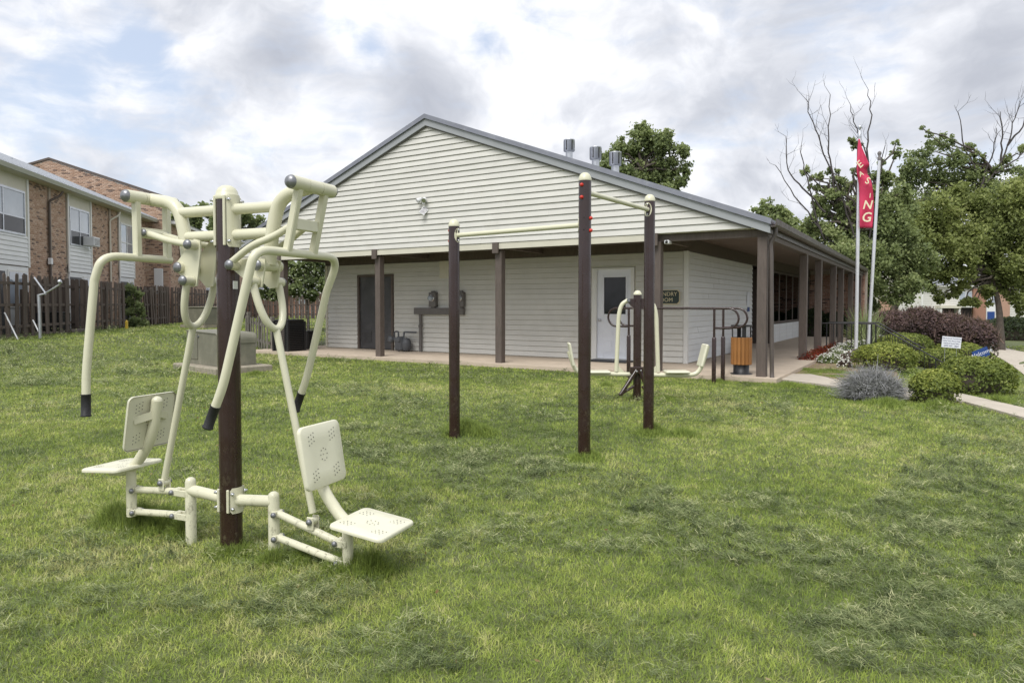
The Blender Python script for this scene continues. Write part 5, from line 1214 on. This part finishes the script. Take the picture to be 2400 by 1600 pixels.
def shrub(name, label, u, vb, hw, vt, n, size, m, group=None, depth=None, Y=None, tint0=0, gap=.30, cat='shrub', topbias=.0, stems=True, flat=1.0):
    """rounded shrub standing at photo point (u, vb); half width hw and top vt in photo pixels"""
    p = gp(u, vb) if Y is None else Vector((*at(u, 714, Y)[:2], 0)); p.z = gz(p.x, p.y); k = p.y / FPX; w = hw * k; top = CAM_H + (714 - vt) * k; h = max(.2, top - p.z)
    p = p + Vector((0, w * .55, 0)); p.z = gz(p.x, p.y); dpt = w * .8 if depth is None else depth
    t = thing(name, label, cat, tuple(p), 0, group)
    d = rng.normal(size=(n, 3)); d[:, 2] = np.where(d[:, 2] < -.35, -d[:, 2], d[:, 2]); d /= np.linalg.norm(d, axis=1)[:, None]
    rad = rng.uniform(.62, 1.0, n) ** .5; nn = n3(d * 1.3 + np.array(p), 2.1); bump = 1 + .30 * (nn - .5) + .14 * (n3(d * 3 + np.array(p), 4.0) - .5)
    P = np.array(p) + d * (rad * bump)[:, None] * np.stack([np.full(n, w), np.full(n, dpt), np.where(d[:, 2] > 0, h * .58, h * 1.15)], 1) + np.array([0, 0, h * .42]); P[:, 2] = np.maximum(P[:, 2], p.z + rng.uniform(0, .06, n))
    ok = n3(P, 3.2 / max(.5, w)) > gap; P, d2, rd_ = P[ok], d[ok], rad[ok]
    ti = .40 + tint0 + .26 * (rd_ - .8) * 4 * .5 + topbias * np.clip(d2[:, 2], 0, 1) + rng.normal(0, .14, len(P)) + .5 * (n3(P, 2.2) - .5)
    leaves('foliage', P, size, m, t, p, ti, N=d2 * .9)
    mb = MB(); mb.lathe([(w * .45, -.03), (w * .66, h * .18), (w * .68, h * .5), (w * .45, h * .74), (.02, h * .82)], 12)
    for i, q in enumerate(mb.v): mb.v[i] = (q[0], q[1] * dpt / w, q[2])
    if stems: mb.build('stems', 'bark', t)
    return t
BX = 'clipped boxwood shrubs beside the path'
shrub('boxwood_shrub', 'rounded yellow-green boxwood behind the grey lavender bush', 2098, 874, 76, 803, 5200, .026, 'leaf_box', BX, topbias=.22)
shrub('boxwood_shrub', 'boxwood mound at the foot of the step handrails', 2140, 838, 66, 784, 3400, .030, 'leaf_box', BX, topbias=.10, tint0=-.05)
shrub('boxwood_shrub', 'boxwood mound directly under the white yard sign', 2216, 872, 66, 822, 4200, .026, 'leaf_box', BX, tint0=-.06, topbias=.1)
shrub('boxwood_shrub', 'boxwood between the white yard sign and the blue yard sign', 2268, 846, 58, 803, 3000, .030, 'leaf_box', BX, tint0=-.02, topbias=.1)
shrub('boxwood_shrub', 'largest boxwood, in front of the blue yard sign', 2318, 926, 92, 838, 7000, .024, 'leaf_box', BX, tint0=-.10, topbias=.12)
shrub('boxwood_shrub', 'small low boxwood nearest the camera, next to the lavender bush', 2210, 948, 60, 868, 4800, .021, 'leaf_box', BX, tint0=-.12, topbias=.26)
def spray(name, label, u, vb, hw, vt, n, m, cat='shrub', Y=None, wid=.004, up=.35, tint0=0, arch=.2, part='stems', seg=3, ratio=(.55, 1.0), group=None, jit=.012):
    """shrub of many thin stems or sword leaves springing from its base"""
    p = gp(u, vb) if Y is None else Vector((*at(u, 714, Y)[:2], 0)); p.z = gz(p.x, p.y); k = p.y / FPX; w = hw * k; h = CAM_H + (714 - vt) * k - p.z
    p = p + Vector((0, w * .5, 0)); t = thing(name, label, cat, (p.x, p.y, gz(p.x, p.y)), 0, group)
    d = rng.normal(size=(n, 3)); d[:, 2] = np.abs(d[:, 2]) + up; d /= np.linalg.norm(d, axis=1)[:, None]; L = rng.uniform(*ratio, n)
    st = rng.normal(0, .16, (n, 3)) * np.array([w, w, 0]); st[:, 2] = 0
    tip = d * np.array([w, w * .8, h]) * L[:, None]
    side_ = np.cross(d, rng.normal(size=(n, 3))); side_ /= np.linalg.norm(side_, axis=1)[:, None]
    V, rows = [], seg + 1
    for j in range(rows):
        q = j / seg; c = st + tip * q + np.array([0, 0, arch * h * (math.sin(PI * q * .5) - q)]) + rng.normal(0, jit, (n, 3)) * w * (j > 0)
        ww = wid * (1 - .85 * q) * rng.uniform(.7, 1.3, n)[:, None]; V += [c - side_ * ww, c + side_ * ww]
    V = np.stack(V, 1).reshape(-1, 3); nb = rows * 2; b0 = np.arange(n)[:, None, None] * nb
    F = np.array([[2 * j, 2 * j + 1, 2 * j + 3, 2 * j + 2] for j in range(seg)])[None] + b0
    ti = np.clip(.5 + tint0 + rng.normal(0, .2, n), 0, 1); link(part, np_mesh(part, V, F.reshape(-1, 4), m, np.repeat(ti, nb)), t); return t
lv = spray('lavender_bush', 'dry grey lavender bush at the edge of the lawn', 2066, 942, 92, 848, 7500, 'leaf_grey', wid=.0050, up=.05, arch=.55, ratio=(.35, .95), tint0=.16, jit=.09)
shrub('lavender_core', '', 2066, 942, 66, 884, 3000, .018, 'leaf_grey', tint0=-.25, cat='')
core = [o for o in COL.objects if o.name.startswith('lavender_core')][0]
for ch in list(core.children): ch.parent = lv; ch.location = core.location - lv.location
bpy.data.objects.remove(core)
spray('yucca_plant', 'spiky green yucca behind the step handrails', 2046, 790, 62, 694, 420, 'leaf_mid', 'plant', Y=23.2, wid=.020, up=.15, tint0=.02, part='leaf_swords')
spray('yucca_plant', 'smaller drooping yucca at the foot of the handrail', 2050, 815, 40, 748, 220, 'leaf_mid', 'plant', Y=21.6, wid=.018, up=-.1, tint0=.05, part='leaf_swords')
for i, (u, Y, hw, vt, la) in enumerate(((2110, 25.0, 60, 728, 'purple-leaved shrub at the left end of the hedge, beside the yucca'), (2180, 25.0, 66, 722, 'purple-leaved shrub behind the white yard sign, left of centre in the hedge'), (2250, 24.6, 64, 734, 'purple-leaved shrub behind the two yard signs'), (2300, 23.6, 44, 748, 'purple-leaved shrub at the road end of the hedge'))):
    t = shrub('purple_shrub', la, u, 820, hw, vt, 5200, .045, 'leaf_purple', 'purple shrubs forming a hedge before the road', Y=Y, gap=.28, topbias=.30, tint0=-.12, depth=.9)
    p = t.location; w = hw * Y / FPX; h = CAM_H + (714 - vt) * Y / FPX - p.z; n = 700
    c = np.stack([rng.uniform(-w, w, n), rng.uniform(-.7, .7, n), np.zeros(n)], 1); c[:, 2] = h * (.95 - .38 * (c[:, 0] / w) ** 2 - .3 * (c[:, 1] / .9) ** 2) - .1
    tip = c + np.stack([rng.normal(0, .1, n), rng.normal(0, .1, n), rng.uniform(.15, .42, n)], 1); s_ = np.stack([rng.normal(0, 1, n), rng.normal(0, 1, n), np.zeros(n)], 1) * .008
    V = np.stack([c - s_, c + s_, tip], 1).reshape(-1, 3); kind(link('shoots', np_mesh('shoots', V, np.arange(3 * n).reshape(-1, 3), 'leaf_purple', np.repeat(rng.uniform(.45, 1, n), 3)), t), 'stuff')
shrub('dark_hedge', 'dark clipped hedge across the road at the right edge', 2410, 776, 90, 742, 5000, .09, 'leaf_dark', Y=50, depth=1.2, cat='hedge')
for i, (x, y, w, h, la) in enumerate(((-1.55, 18.55, .55, 1.2, 'dark evergreen shrub against the brick panel, nearer the windows'), (-.75, 18.6, .6, 1.05, 'dark evergreen shrub against the brick panel, nearer the porch posts'))):
    p = bl(x, y, 0); k = FPX / p.y; u = 1200 + p.x * k
    shrub('evergreen_shrub', la, u, 790, w * k, 714 - (h - CAM_H + SLAB) * k, 3200, .05, 'leaf_dark', 'dark shrubs at the end of the porch', Y=p.y - w * .55, depth=.45)
vp = fp(312) + FN * .25; k = FPX / vp.y
tree('climbing_vine', 'leafy vine climbing over a gap in the brown fence', vp.y, [(316, 770), (318, 740), (316, 700)], [(308, 676, 12), (322, 690, 13), (306, 705, 13), (326, 716, 12), (312, 730, 15), (332, 738, 11), (318, 752, 15), (336, 758, 11), (306, 762, 12), (326, 768, 12)], 5200, .055, 'leaf_mid', tr=.03, gap=.40, cat='vine', seed=77)
shrub('climbing_vine', 'small dark creeper at the top of the fence near the brick wall', 295, 700, 16, 668, 700, .06, 'leaf_dark', Y=vp.y + .8, depth=.3, cat='vine', stems=False, gap=.42)
# flower bed
strip('flower_bed', [((1846, 879), (1893, 846)), ((1900, 882), (1925, 834)), ((1960, 890), (1965, 824)), ((2030, 893), (2030, 828)), ((2110, 893), (2090, 838))], 'mulch', .02, keep=False)
def bedding(label, u, v, r, m, petals, group, tint0=0):
    r *= 1.35; p = gp(u, v); t = thing('bedding_plant', label, 'flowers', tuple(p), 0, group); n = 420
    d = rng.normal(size=(n, 3)); d[:, 2] = np.abs(d[:, 2]); d /= np.linalg.norm(d, axis=1)[:, None]; P = np.array(p) + d * (rng.uniform(.35, 1, n) ** .5)[:, None] * np.array([r, r, r * 1.15])
    leaves('foliage', P, .026, m, t, p, .45 + tint0 + rng.normal(0, .2, n), N=d * .6)
    if petals:
        n = 70; d = rng.normal(size=(n, 3)); d[:, 2] = np.abs(d[:, 2]) + .25; d /= np.linalg.norm(d, axis=1)[:, None]; blossoms('blossom', t, p, np.array(p) + d * r * np.array([1.05, 1.05, 1.2]), .019, 'petal_white')
R_ = 'red-leaved bedding plants'; W_ = 'white-flowering bedding plants'; G_ = 'burgundy bedding plants with pale flowers'
ORD = ('first', 'second', 'third', 'fourth', 'fifth', 'sixth', 'seventh', 'last')
for q_, (u, v, r) in enumerate(((1892, 850, .19), (1908, 846, .2), (1920, 838, .2), (1934, 836, .2), (1946, 828, .2), (1958, 822, .18))): bedding(ORD[q_] + ' red-leaved bedding plant counted from the porch end of the flower bed', u, v, r, 'leaf_red', 0, R_)
for q_, (u, v, r) in enumerate(((1934, 852, .15), (1950, 852, .16), (1966, 846, .18), (1958, 838, .18), (1976, 834, .2), (1988, 826, .2), (1970, 826, .18), (1996, 818, .18))): bedding(ORD[q_] + ' white-flowering bedding plant from the lawn side towards the flagpole', u, v, r, 'leaf_mid', 1, W_)
for q_, (u, v, r) in enumerate(((1990, 850, .18), (2004, 846, .2), (1980, 862, .12), (2012, 838, .16))): bedding(('burgundy flowering plant in front of the flagpole', 'burgundy flowering plant beside the flagpole foot', 'smallest burgundy flowering plant, nearest the lawn', 'burgundy flowering plant between the flagpole and the boxwood')[q_], u, v, r, 'leaf_purple', 1, G_, .1)
bedding('red and white flowering plant by the second flagpole', 2060, 812, .24, 'leaf_red', 1, 'plants by the steps', -.1)
bedding('white flowering plant low behind the handrail', 2022, 818, .18, 'leaf_mid', 1, 'plants by the steps', -.1)

# ================================================================== FLAGPOLES, FLAG, YARD SIGNS
b_ = at(2006, 833, 17.75); b_.z = gz(b_.x, b_.y); top = at(2014.5, 322, 17.75)
t = thing('flagpole', 'white flagpole flying the red banner', 'flagpole', tuple(b_), 0, 'white flagpoles by the porch')
MB().tube([(0, 0, -.1), tuple((top - b_) * .5), tuple(top - b_)], [.046, .042, .036], 14).build('pole', 'pole_white', t)
MB().lathe([(.05, 0), (.05, .10), (.03, .13), (.015, .16), (.015, .2), (.05, .23), (.055, .27), (.03, .31), (.004, .32)], 14, T=top - b_).build('finial', 'galv', t)
b2 = at(2034, 815, 20.8); b2.z = gz(b2.x, b2.y); top2 = at(2061, 376, 20.8)
t = thing('flagpole', 'bare white flagpole leaning to the right beside the banner', 'flagpole', tuple(b2), 0, 'white flagpoles by the porch')
MB().tube([(0, 0, -.1), tuple((top2 - b2) * .5), tuple(top2 - b2)], [.05, .046, .042], 14).build('pole', 'pole_white', t)
MB().lathe([(.05, 0), (.055, .08), (.03, .12), (.06, .2), (.05, .25), (.005, .28)], 12, T=top2 - b2).build('finial', 'meter_grey', t)
FY = 17.62; f0 = at(2014, 330, FY)
t = thing('banner', 'crumpled red vertical banner with gold letters LEASING hanging from the flagpole', 'flag', tuple(f0), 0)
rows = [(326, 2012, 2015, 0, 0), (345, 2010, 2020, 0, -.06), (368, 2009, 2030, -.03, -.12), (386, 2008, 2038, -.06, -.14), (396, 2008, 2032, -.10, -.02), (408, 2008, 2033, -.10, .04), (418, 2010, 2040, -.04, -.06), (434, 2013, 2044, .0, -.12), (455, 2014, 2047, .02, -.08), (480, 2014, 2048, .02, -.03), (510, 2015, 2047, .0, .0), (534, 2015, 2044.5, .02, -.02)]
vs = []; nc = 9; rr = []
for i in range(len(rows) - 1):
    for s_ in range(4): rr.append([rows[i][q] + (rows[i + 1][q] - rows[i][q]) * s_ / 4 for q in range(5)])
rr.append(rows[-1])
for (v, l, r, yl, yr) in rr:
    for c in range(nc):
        q = c / (nc - 1); w = at(l + (r - l) * q, v, FY + yl + (yr - yl) * q + .022 * math.sin(q * 6 + v * .045)) - f0; vs.append(tuple(w))
mb = MB(); mb.add(vs, [(i * nc + c, i * nc + c + 1, (i + 1) * nc + c + 1, (i + 1) * nc + c) for i in range(len(rr) - 1) for c in range(nc - 1)], True); fl = mb.build('cloth', 'flag_red', t)
sm = fl.modifiers.new('thickness', 'SOLIDIFY'); sm.thickness = .004
for ch, u, v, sz, rot, sh in (('E', 2015, 386, .25, .75, .1), ('A', 2018, 408, .17, .55, .1), ('S', 2033, 424, .24, -.35, .1), ('I', 2038.5, 459, .16, .1, .2), ('N', 2032, 481, .31, 0, .25), ('G', 2030, 510, .34, 0, .2)):
    link('letter', text_mesh(ch, sz, 'letter', 'flag_gold', sh, .003, 1.0, .014), t, tuple(at(u, v, FY - .15) - f0), (PI / 2, -rot, 0))
def yard_sign(label, u, v, Y, w, h, roll, m, lines, ink, face):
    p = at(u, v, Y); g = gz(p.x, p.y); t = thing('yard_sign', label, 'sign', (p.x, p.y, g), 0, 'small yard signs in the boxwoods'); R = Euler((0, roll, face)).to_matrix(); o = Vector((0, 0, p.z - g))
    MB().box((-w / 2, -.004, -h / 2), (w / 2, .004, h / 2), R=R, T=o).build('board', m, t)
    for e in (-1, 1): q = o + R @ Vector((e * w * .3, .008, -h / 2 + .02)); MB().tube([tuple(q + R @ Vector((0, 0, h * .5))), tuple(q), (q.x - roll * q.z * .3, q.y, -.05)], .005, 6).build('wire_leg', 'galv', t)
    for s, z, sz, x in lines:
        l = link('lettering', text_mesh(s, sz, 'lettering', ink, .0, .002), t); l.matrix_local = Matrix.Translation(o) @ R.to_4x4() @ Matrix.Translation((x, -.0062, z)) @ Matrix.Rotation(PI / 2, 4, 'X')
yard_sign('white yard sign with four lines of dark blue print above the boxwoods', 2230, 802, 17.0, .455, .275, .085, 'sign_white', (('Apartments & Townhomes', .092, .040, 0), ('Inside Tours Shown Daily', .032, .040, 0), ('Leasing & Rental Office', -.028, .040, 0), ('(205) 429 - 3822', -.09, .052, 0)), 'ink', -.1)
yard_sign('small tilted blue Welcome yard sign half hidden by the largest boxwood', 2299, 828, 15.2, .34, .20, -.40, 'sign_blue', (('Welcome', .0, .125, -.0),), 'sign_white', -.1)
# parcel of grass plants is at the very end

# ================================================================== GRASS
def inside(poly, x, y):
    r = np.zeros(x.shape, bool); n = len(poly); j = n - 1
    for i in range(n):
        xi, yi = poly[i]; xj, yj = poly[j]
        c = ((yi > y) != (yj > y)) & (x < (xj - xi) * (y - yi) / (yj - yi + 1e-12) + xi); r ^= c; j = i
    return r
CUT = [([(2270, 1030), (2480, 1040), (2480, 1620), (1960, 1580), (1790, 1475), (1990, 1400), (2230, 1350), (2050, 1270), (1985, 1205), (2080, 1110)], .92),
       ([(760, 1010), (960, 985), (1120, 1045), (1360, 1095), (1500, 1105), (1620, 1165), (1850, 1225), (2040, 1290), (2240, 1350), (1990, 1400), (1760, 1310), (1560, 1245), (1330, 1175), (1080, 1150), (930, 1110), (800, 1060)], .80),
       ([(770, 905), (900, 893), (935, 922), (900, 945), (800, 930)], .85), ([(160, 1425), (420, 1365), (520, 1300), (700, 1262), (900, 1300), (950, 1385), (820, 1450), (620, 1490), (330, 1480)], .80),
       ([(-60, 800), (120, 812), (330, 838), (450, 880), (260, 905), (-60, 912)], .55), ([(660, 1510), (1000, 1455), (1180, 1490), (1080, 1600), (740, 1610)], .60), ([(1540, 925), (1860, 945), (1830, 1005), (1590, 990)], .42),
       ([(-60, 768), (430, 772), (430, 792), (-60, 800)], .35), ([(850, 935), (970, 930), (1010, 1000), (880, 990)], .5), ([(1150, 1440), (1500, 1400), (1700, 1480), (1500, 1600), (1250, 1560)], .30)]
CUTW = [(np.array([tuple(gp(u, v)[:2]) for u, v in P]), s) for P, s in CUT]
def cutmask(x, y):
    jx = x + .55 * (fbm(x * 1.6, y * 1.6, 3) - .5); jy = y + .55 * (fbm(x * 1.6 + 40, y * 1.6 + 11, 3) - .5); m = np.zeros_like(x)
    for P, s in CUTW: m = np.maximum(m, inside(P, jx, jy) * s * .86)
    m = np.maximum(m, .26 * ss(.50, .62, fbm(x * .7 + 3, y * .7 + 8, 4)))
    return m * (.35 + 1.1 * ss(.34, .58, fbm(x * 2.3 + 8, y * 2.3, 4)))
def free(x, y):
    lx = (x - B0.x) * EF.x + (y - B0.y) * EF.y; ly = (x - B0.x) * ES.x + (y - B0.y) * ES.y
    ok = ~((lx > -14.32) & (lx < .34) & (ly > -.31) & (ly < 17.7)); ok &= ~((lx > -16) & (lx < .3) & (ly > 1) & (ly < 20))
    ok &= ~((lx > .2) & (lx < 3.4) & (ly > 7.1) & (ly < 8.6))
    for P in STRIPS: ok &= ~inside(P, x, y)
    fa = (x - FO.x) * -FN.x + (y - FO.y) * -FN.y; ok &= fa < .05                # nothing behind the fences
    ta = math.atan2(-1.03, 1.14); dx, dy = x + 5.979, y - 13.892; tx = dx * math.cos(ta) + dy * math.sin(ta); ty = -dx * math.sin(ta) + dy * math.cos(ta)
    ok &= ~((tx > -1.75) & (tx < .3) & (ty > -.22) & (ty < 1.02))
    return ok
TUFT = [(gp(u, v), r, h) for u, v, r, h in ((270, 1222, .14, .15), (330, 1232, .16, .17), (390, 1240, .14, .16), (430, 1255, .10, .14), (820, 1335, .14, .10), (870, 1345, .14, .13), (720, 1310, .13, .09), (640, 1318, .08, .09), (545, 1290, .11, .09), (1090, 1008, .26, .14), (1130, 1018, .2, .12), (1050, 1022, .10, .08), (1385, 1072, .12, .08), (1530, 1012, .16, .11), (1600, 1020, .2, .08), (1490, 936, .14, .10), (1560, 938, .25, .08), (1684, 897, .16, .09), (1885, 868, .4, .06), (1915, 874, .45, .06), (1945, 870, .4, .06), (1975, 876, .4, .06), (1900, 880, .4, .05), (1960, 884, .4, .05), (543, 1296, .16, .07), (643, 1316, .12, .06), (800, 1330, .12, .08), (1369, 1076, .18, .07), (1519, 1018, .16, .07), (1850, 905, .3, .08), (1420, 905, .14, .08), (1590, 882, .3, .10), (1450, 868, .12, .16), (600, 878, .2, .10), (430, 868, .2, .1), (2080, 950, .4, .12), (2200, 958, .3, .14), (2330, 945, .4, .14), (2180, 905, .2, .14))]
def blades(x, y, L, w, lean, head, seg, bow=.35, z0=0.0):
    """grass blades as tapered ribbons; head: compass of the lean"""
    n = len(x); z = ground(x, y) + z0; c, s = np.cos(head), np.sin(head); px, py = -s, c
    tw = rng.uniform(0, 2 * PI, n); wx, wy = np.cos(tw), np.sin(tw); V = []
    for j in range(seg + 1):
        q = j / seg; a = lean * (1 - bow + bow * q * 1.6); r = L * q
        cx = x + c * np.sin(a) * r; cy = y + s * np.sin(a) * r; cz = z + np.cos(a) * r
        ww = w * (1 - q) ** .8 * .5
        if j < seg: V += [np.stack([cx - wx * ww, cy - wy * ww, cz], 1), np.stack([cx + wx * ww, cy + wy * ww, cz], 1)]
        else: V.append(np.stack([cx, cy, cz], 1))
    V = np.stack(V, 1).reshape(-1, 3); k = 2 * seg + 1; b = (np.arange(n) * k)[:, None, None]; F = []
    for j in range(seg - 1): F += [[2 * j, 2 * j + 1, 2 * j + 3], [2 * j, 2 * j + 3, 2 * j + 2]]
    F.append([2 * seg - 2, 2 * seg - 1, 2 * seg]); F = (np.array(F)[None] + b).reshape(-1, 3); return V, F, k
def grass():
    GV, GF, GT = [], [], []; CV, CF, CT = [], [], []; go = co = 0
    def put(lst, V, F, t, k, o): lst[0].append(V); lst[1].append(F + o); lst[2].append(np.repeat(np.clip(t, 0, 1), k)); return o + len(V)
    zones = [(1.9, 3.6, 14500, .034, .0034, 2), (3.6, 5.4, 9000, .034, .0046, 2), (5.4, 8.2, 4600, .036, .0068, 1), (8.2, 13, 2100, .038, .0105, 1), (13, 20, 900, .042, .017, 1), (20, 32, 260, .06, .030, 1), (32, 62, 46, .08, .07, 1)]
    for Y0, Y1, dens, L, w, seg in zones:
        n = int(dens * .80 * (Y1 ** 2 - Y0 ** 2)); y = np.sqrt(rng.uniform(Y0 ** 2, Y1 ** 2, n)); x = rng.uniform(-.80, .80, n) * y
        if Y1 <= 32:                                   # thinner sward beyond the frame edge
            n2 = int(dens * .35 * 3.2 * (Y1 - Y0)); y2 = rng.uniform(Y0, Y1, n2); x = np.concatenate([x, np.sign(rng.uniform(-1, 1, n2)) * (.80 * y2 + rng.uniform(0, 3.2, n2))]); y = np.concatenate([y, y2])
        f = free(x, y); x, y = x[f], y[f]; m = cutmask(x, y)
        keep = rng.random(len(x)) > m * .30; gx, gy, gm = x[keep], y[keep], m[keep]
        big = fbm(gx * .45, gy * .45, 4); mid = fbm(gx * 2.2 + 5, gy * 2.2, 3); fin = fbm(gx * 9 + 3, gy * 9, 3)
        cs = .055 if Y1 < 6 else .09; ci = np.floor(gx / cs + rng.normal(0, .42, len(gx))).astype(int); cj = np.floor(gy / cs + rng.normal(0, .42, len(gx))).astype(int)
        cell = _perm[ci & 255, cj & 255]; cell2 = _perm[(cj + 91) & 255, (ci + 37) & 255]
        wide = rng.random(len(gx)) < .035
        t = .53 + 1.10 * (big - .5) + .7 * (mid - .5) + .8 * (fin - .5) + .42 * (cell - .5) + rng.normal(0, .12, len(gx)) - .18 * gm + .16 * wide  # grass among the clippings darkened, shade of the gaps painted into its tint
        t = np.where(rng.random(len(gx)) < .012, rng.uniform(.95, 1, len(gx)), t)
        le = L * rng.uniform(.45, 1.25, len(gx)) * (.40 + .4 * mid + .45 * fin + .45 * cell2) * np.where(wide, .8, 1)
        hd = 2 * PI * cell2 + rng.normal(0, 1.3, len(gx)); ln = np.abs(rng.normal(.68, .36, len(gx)))
        V, F, k = blades(gx, gy, le, w * rng.uniform(.7, 1.4, len(gx)) * np.where(wide, 2.4, 1), ln, hd, seg); go = put((GV, GF, GT), V, F, t, k, go)
        # clippings: little heaps of flattened cut blades, with loose strands between
        if Y1 <= 32:
            area = .80 * (Y1 ** 2 - Y0 ** 2); dc, nb, rc = ((330, 36, .036), (270, 32, .040), (190, 28, .047), (105, 22, .062), (44, 16, .09), (14, 12, .14))[[3.6, 5.4, 8.2, 13, 20, 32].index(Y1)]
            n = int(area * dc); hy = np.sqrt(rng.uniform(Y0 ** 2, Y1 ** 2, n)); hx = rng.uniform(-.80, .80, n) * hy; hm = cutmask(hx, hy); lum = fbm(hx * 5 + 2, hy * 5 + 5, 3)
            ok = (rng.random(n) < hm * (.25 + 1.5 * ss(.36, .6, lum))) & free(hx, hy); hx, hy, lum = hx[ok], hy[ok], lum[ok]; n = len(hx)
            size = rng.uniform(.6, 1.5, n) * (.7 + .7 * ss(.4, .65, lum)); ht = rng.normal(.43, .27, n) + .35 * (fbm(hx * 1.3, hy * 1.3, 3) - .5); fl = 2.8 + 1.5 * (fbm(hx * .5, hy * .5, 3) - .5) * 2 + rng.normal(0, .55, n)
            id_ = np.repeat(np.arange(n), nb); N_b = len(id_); a = rng.uniform(0, 2 * PI, N_b); q = np.abs(rng.normal(0, .62, N_b)); rr = rc * size[id_]
            cx = hx[id_] + np.cos(a) * q * rr * 1.5; cy = hy[id_] + np.sin(a) * q * rr
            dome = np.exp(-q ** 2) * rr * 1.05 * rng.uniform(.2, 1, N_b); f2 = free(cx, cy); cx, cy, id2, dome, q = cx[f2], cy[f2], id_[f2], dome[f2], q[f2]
            le = rng.uniform(.020, .058, len(cx)) * (1 if Y1 < 9 else 1.4 if Y1 < 14 else 2.0); ln = rng.normal(1.32, .28, len(cx))
            t = ht[id2] + rng.normal(0, .12, len(cx)) + 7.0 * (dome - .013) / (rc / .042)  # heap tops tinted lighter, lower blades darker: shade contrast put into the colour
            hd2 = fl[id2] + rng.normal(0, .55, len(cx)) + PI * (rng.random(len(cx)) < .5)
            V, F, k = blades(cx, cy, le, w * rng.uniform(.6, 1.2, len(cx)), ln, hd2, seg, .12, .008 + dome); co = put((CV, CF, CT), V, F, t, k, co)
            sel = rng.random(len(x)) < m * .16; cx, cy = x[sel], y[sel]; n = len(cx)
            V, F, k = blades(cx, cy, rng.uniform(.03, .10, n) * (1 if Y1 < 9 else 1.3), w * rng.uniform(.6, 1.1, n), rng.normal(1.40, .2, n), 2.8 + rng.normal(0, .9, n), seg, .12, .012 + .02 * rng.random(n)); co = put((CV, CF, CT), V, F, .55 + rng.normal(0, .18, n), k, co)
    for p, r, h in TUFT:                               # uncut tufts round the posts and shrubs
        near = p.y < 6; n = int((2600 if near else 1300) * (r / .14) ** 1.4 * (1 if p.y < 9 else .6)); a = rng.uniform(0, 2 * PI, n); q = np.abs(rng.normal(0, .6, n)) * r; x, y = p.x + q * np.cos(a), p.y + q * np.sin(a); f = free(x, y); x, y, q = x[f], y[f], q[f]
        le = h * rng.uniform(.45, 1.3, len(x)) * np.exp(-(q / r) ** 2 * .8); V, F, k = blades(x, y, le, (.0042 if near else .008) * rng.uniform(.7, 1.3, len(x)), np.abs(rng.normal(.42, .32, len(x))), rng.uniform(0, 2 * PI, len(x)), 2, .6)
        go = put((GV, GF, GT), V, F, .36 + rng.normal(0, .15, len(x)), k, go)
    kind(link('grass', np_mesh('grass', np.concatenate(GV), np.concatenate(GF), 'grass', np.concatenate(GT))), 'stuff')
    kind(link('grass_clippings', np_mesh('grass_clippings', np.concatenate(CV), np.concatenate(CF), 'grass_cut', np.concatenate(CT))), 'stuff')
    print('GRASS tris', sum(map(len, GF)), sum(map(len, CF)))
grass()
n_ = 260; y_ = np.sqrt(rng.uniform(6, 150, n_)); x_ = rng.uniform(-.78, .78, n_) * y_; f_ = free(x_, y_); x_, y_ = x_[f_], y_[f_]
P_ = np.stack([x_, y_, ground(x_, y_) + .038], 1); kind(leaves('fallen_leaves', P_, .013, 'leaf_straw', None, (0, 0, 0), rng.random(len(P_)), N=np.tile([0, 0, 1.0], (len(P_), 1))), 'stuff')
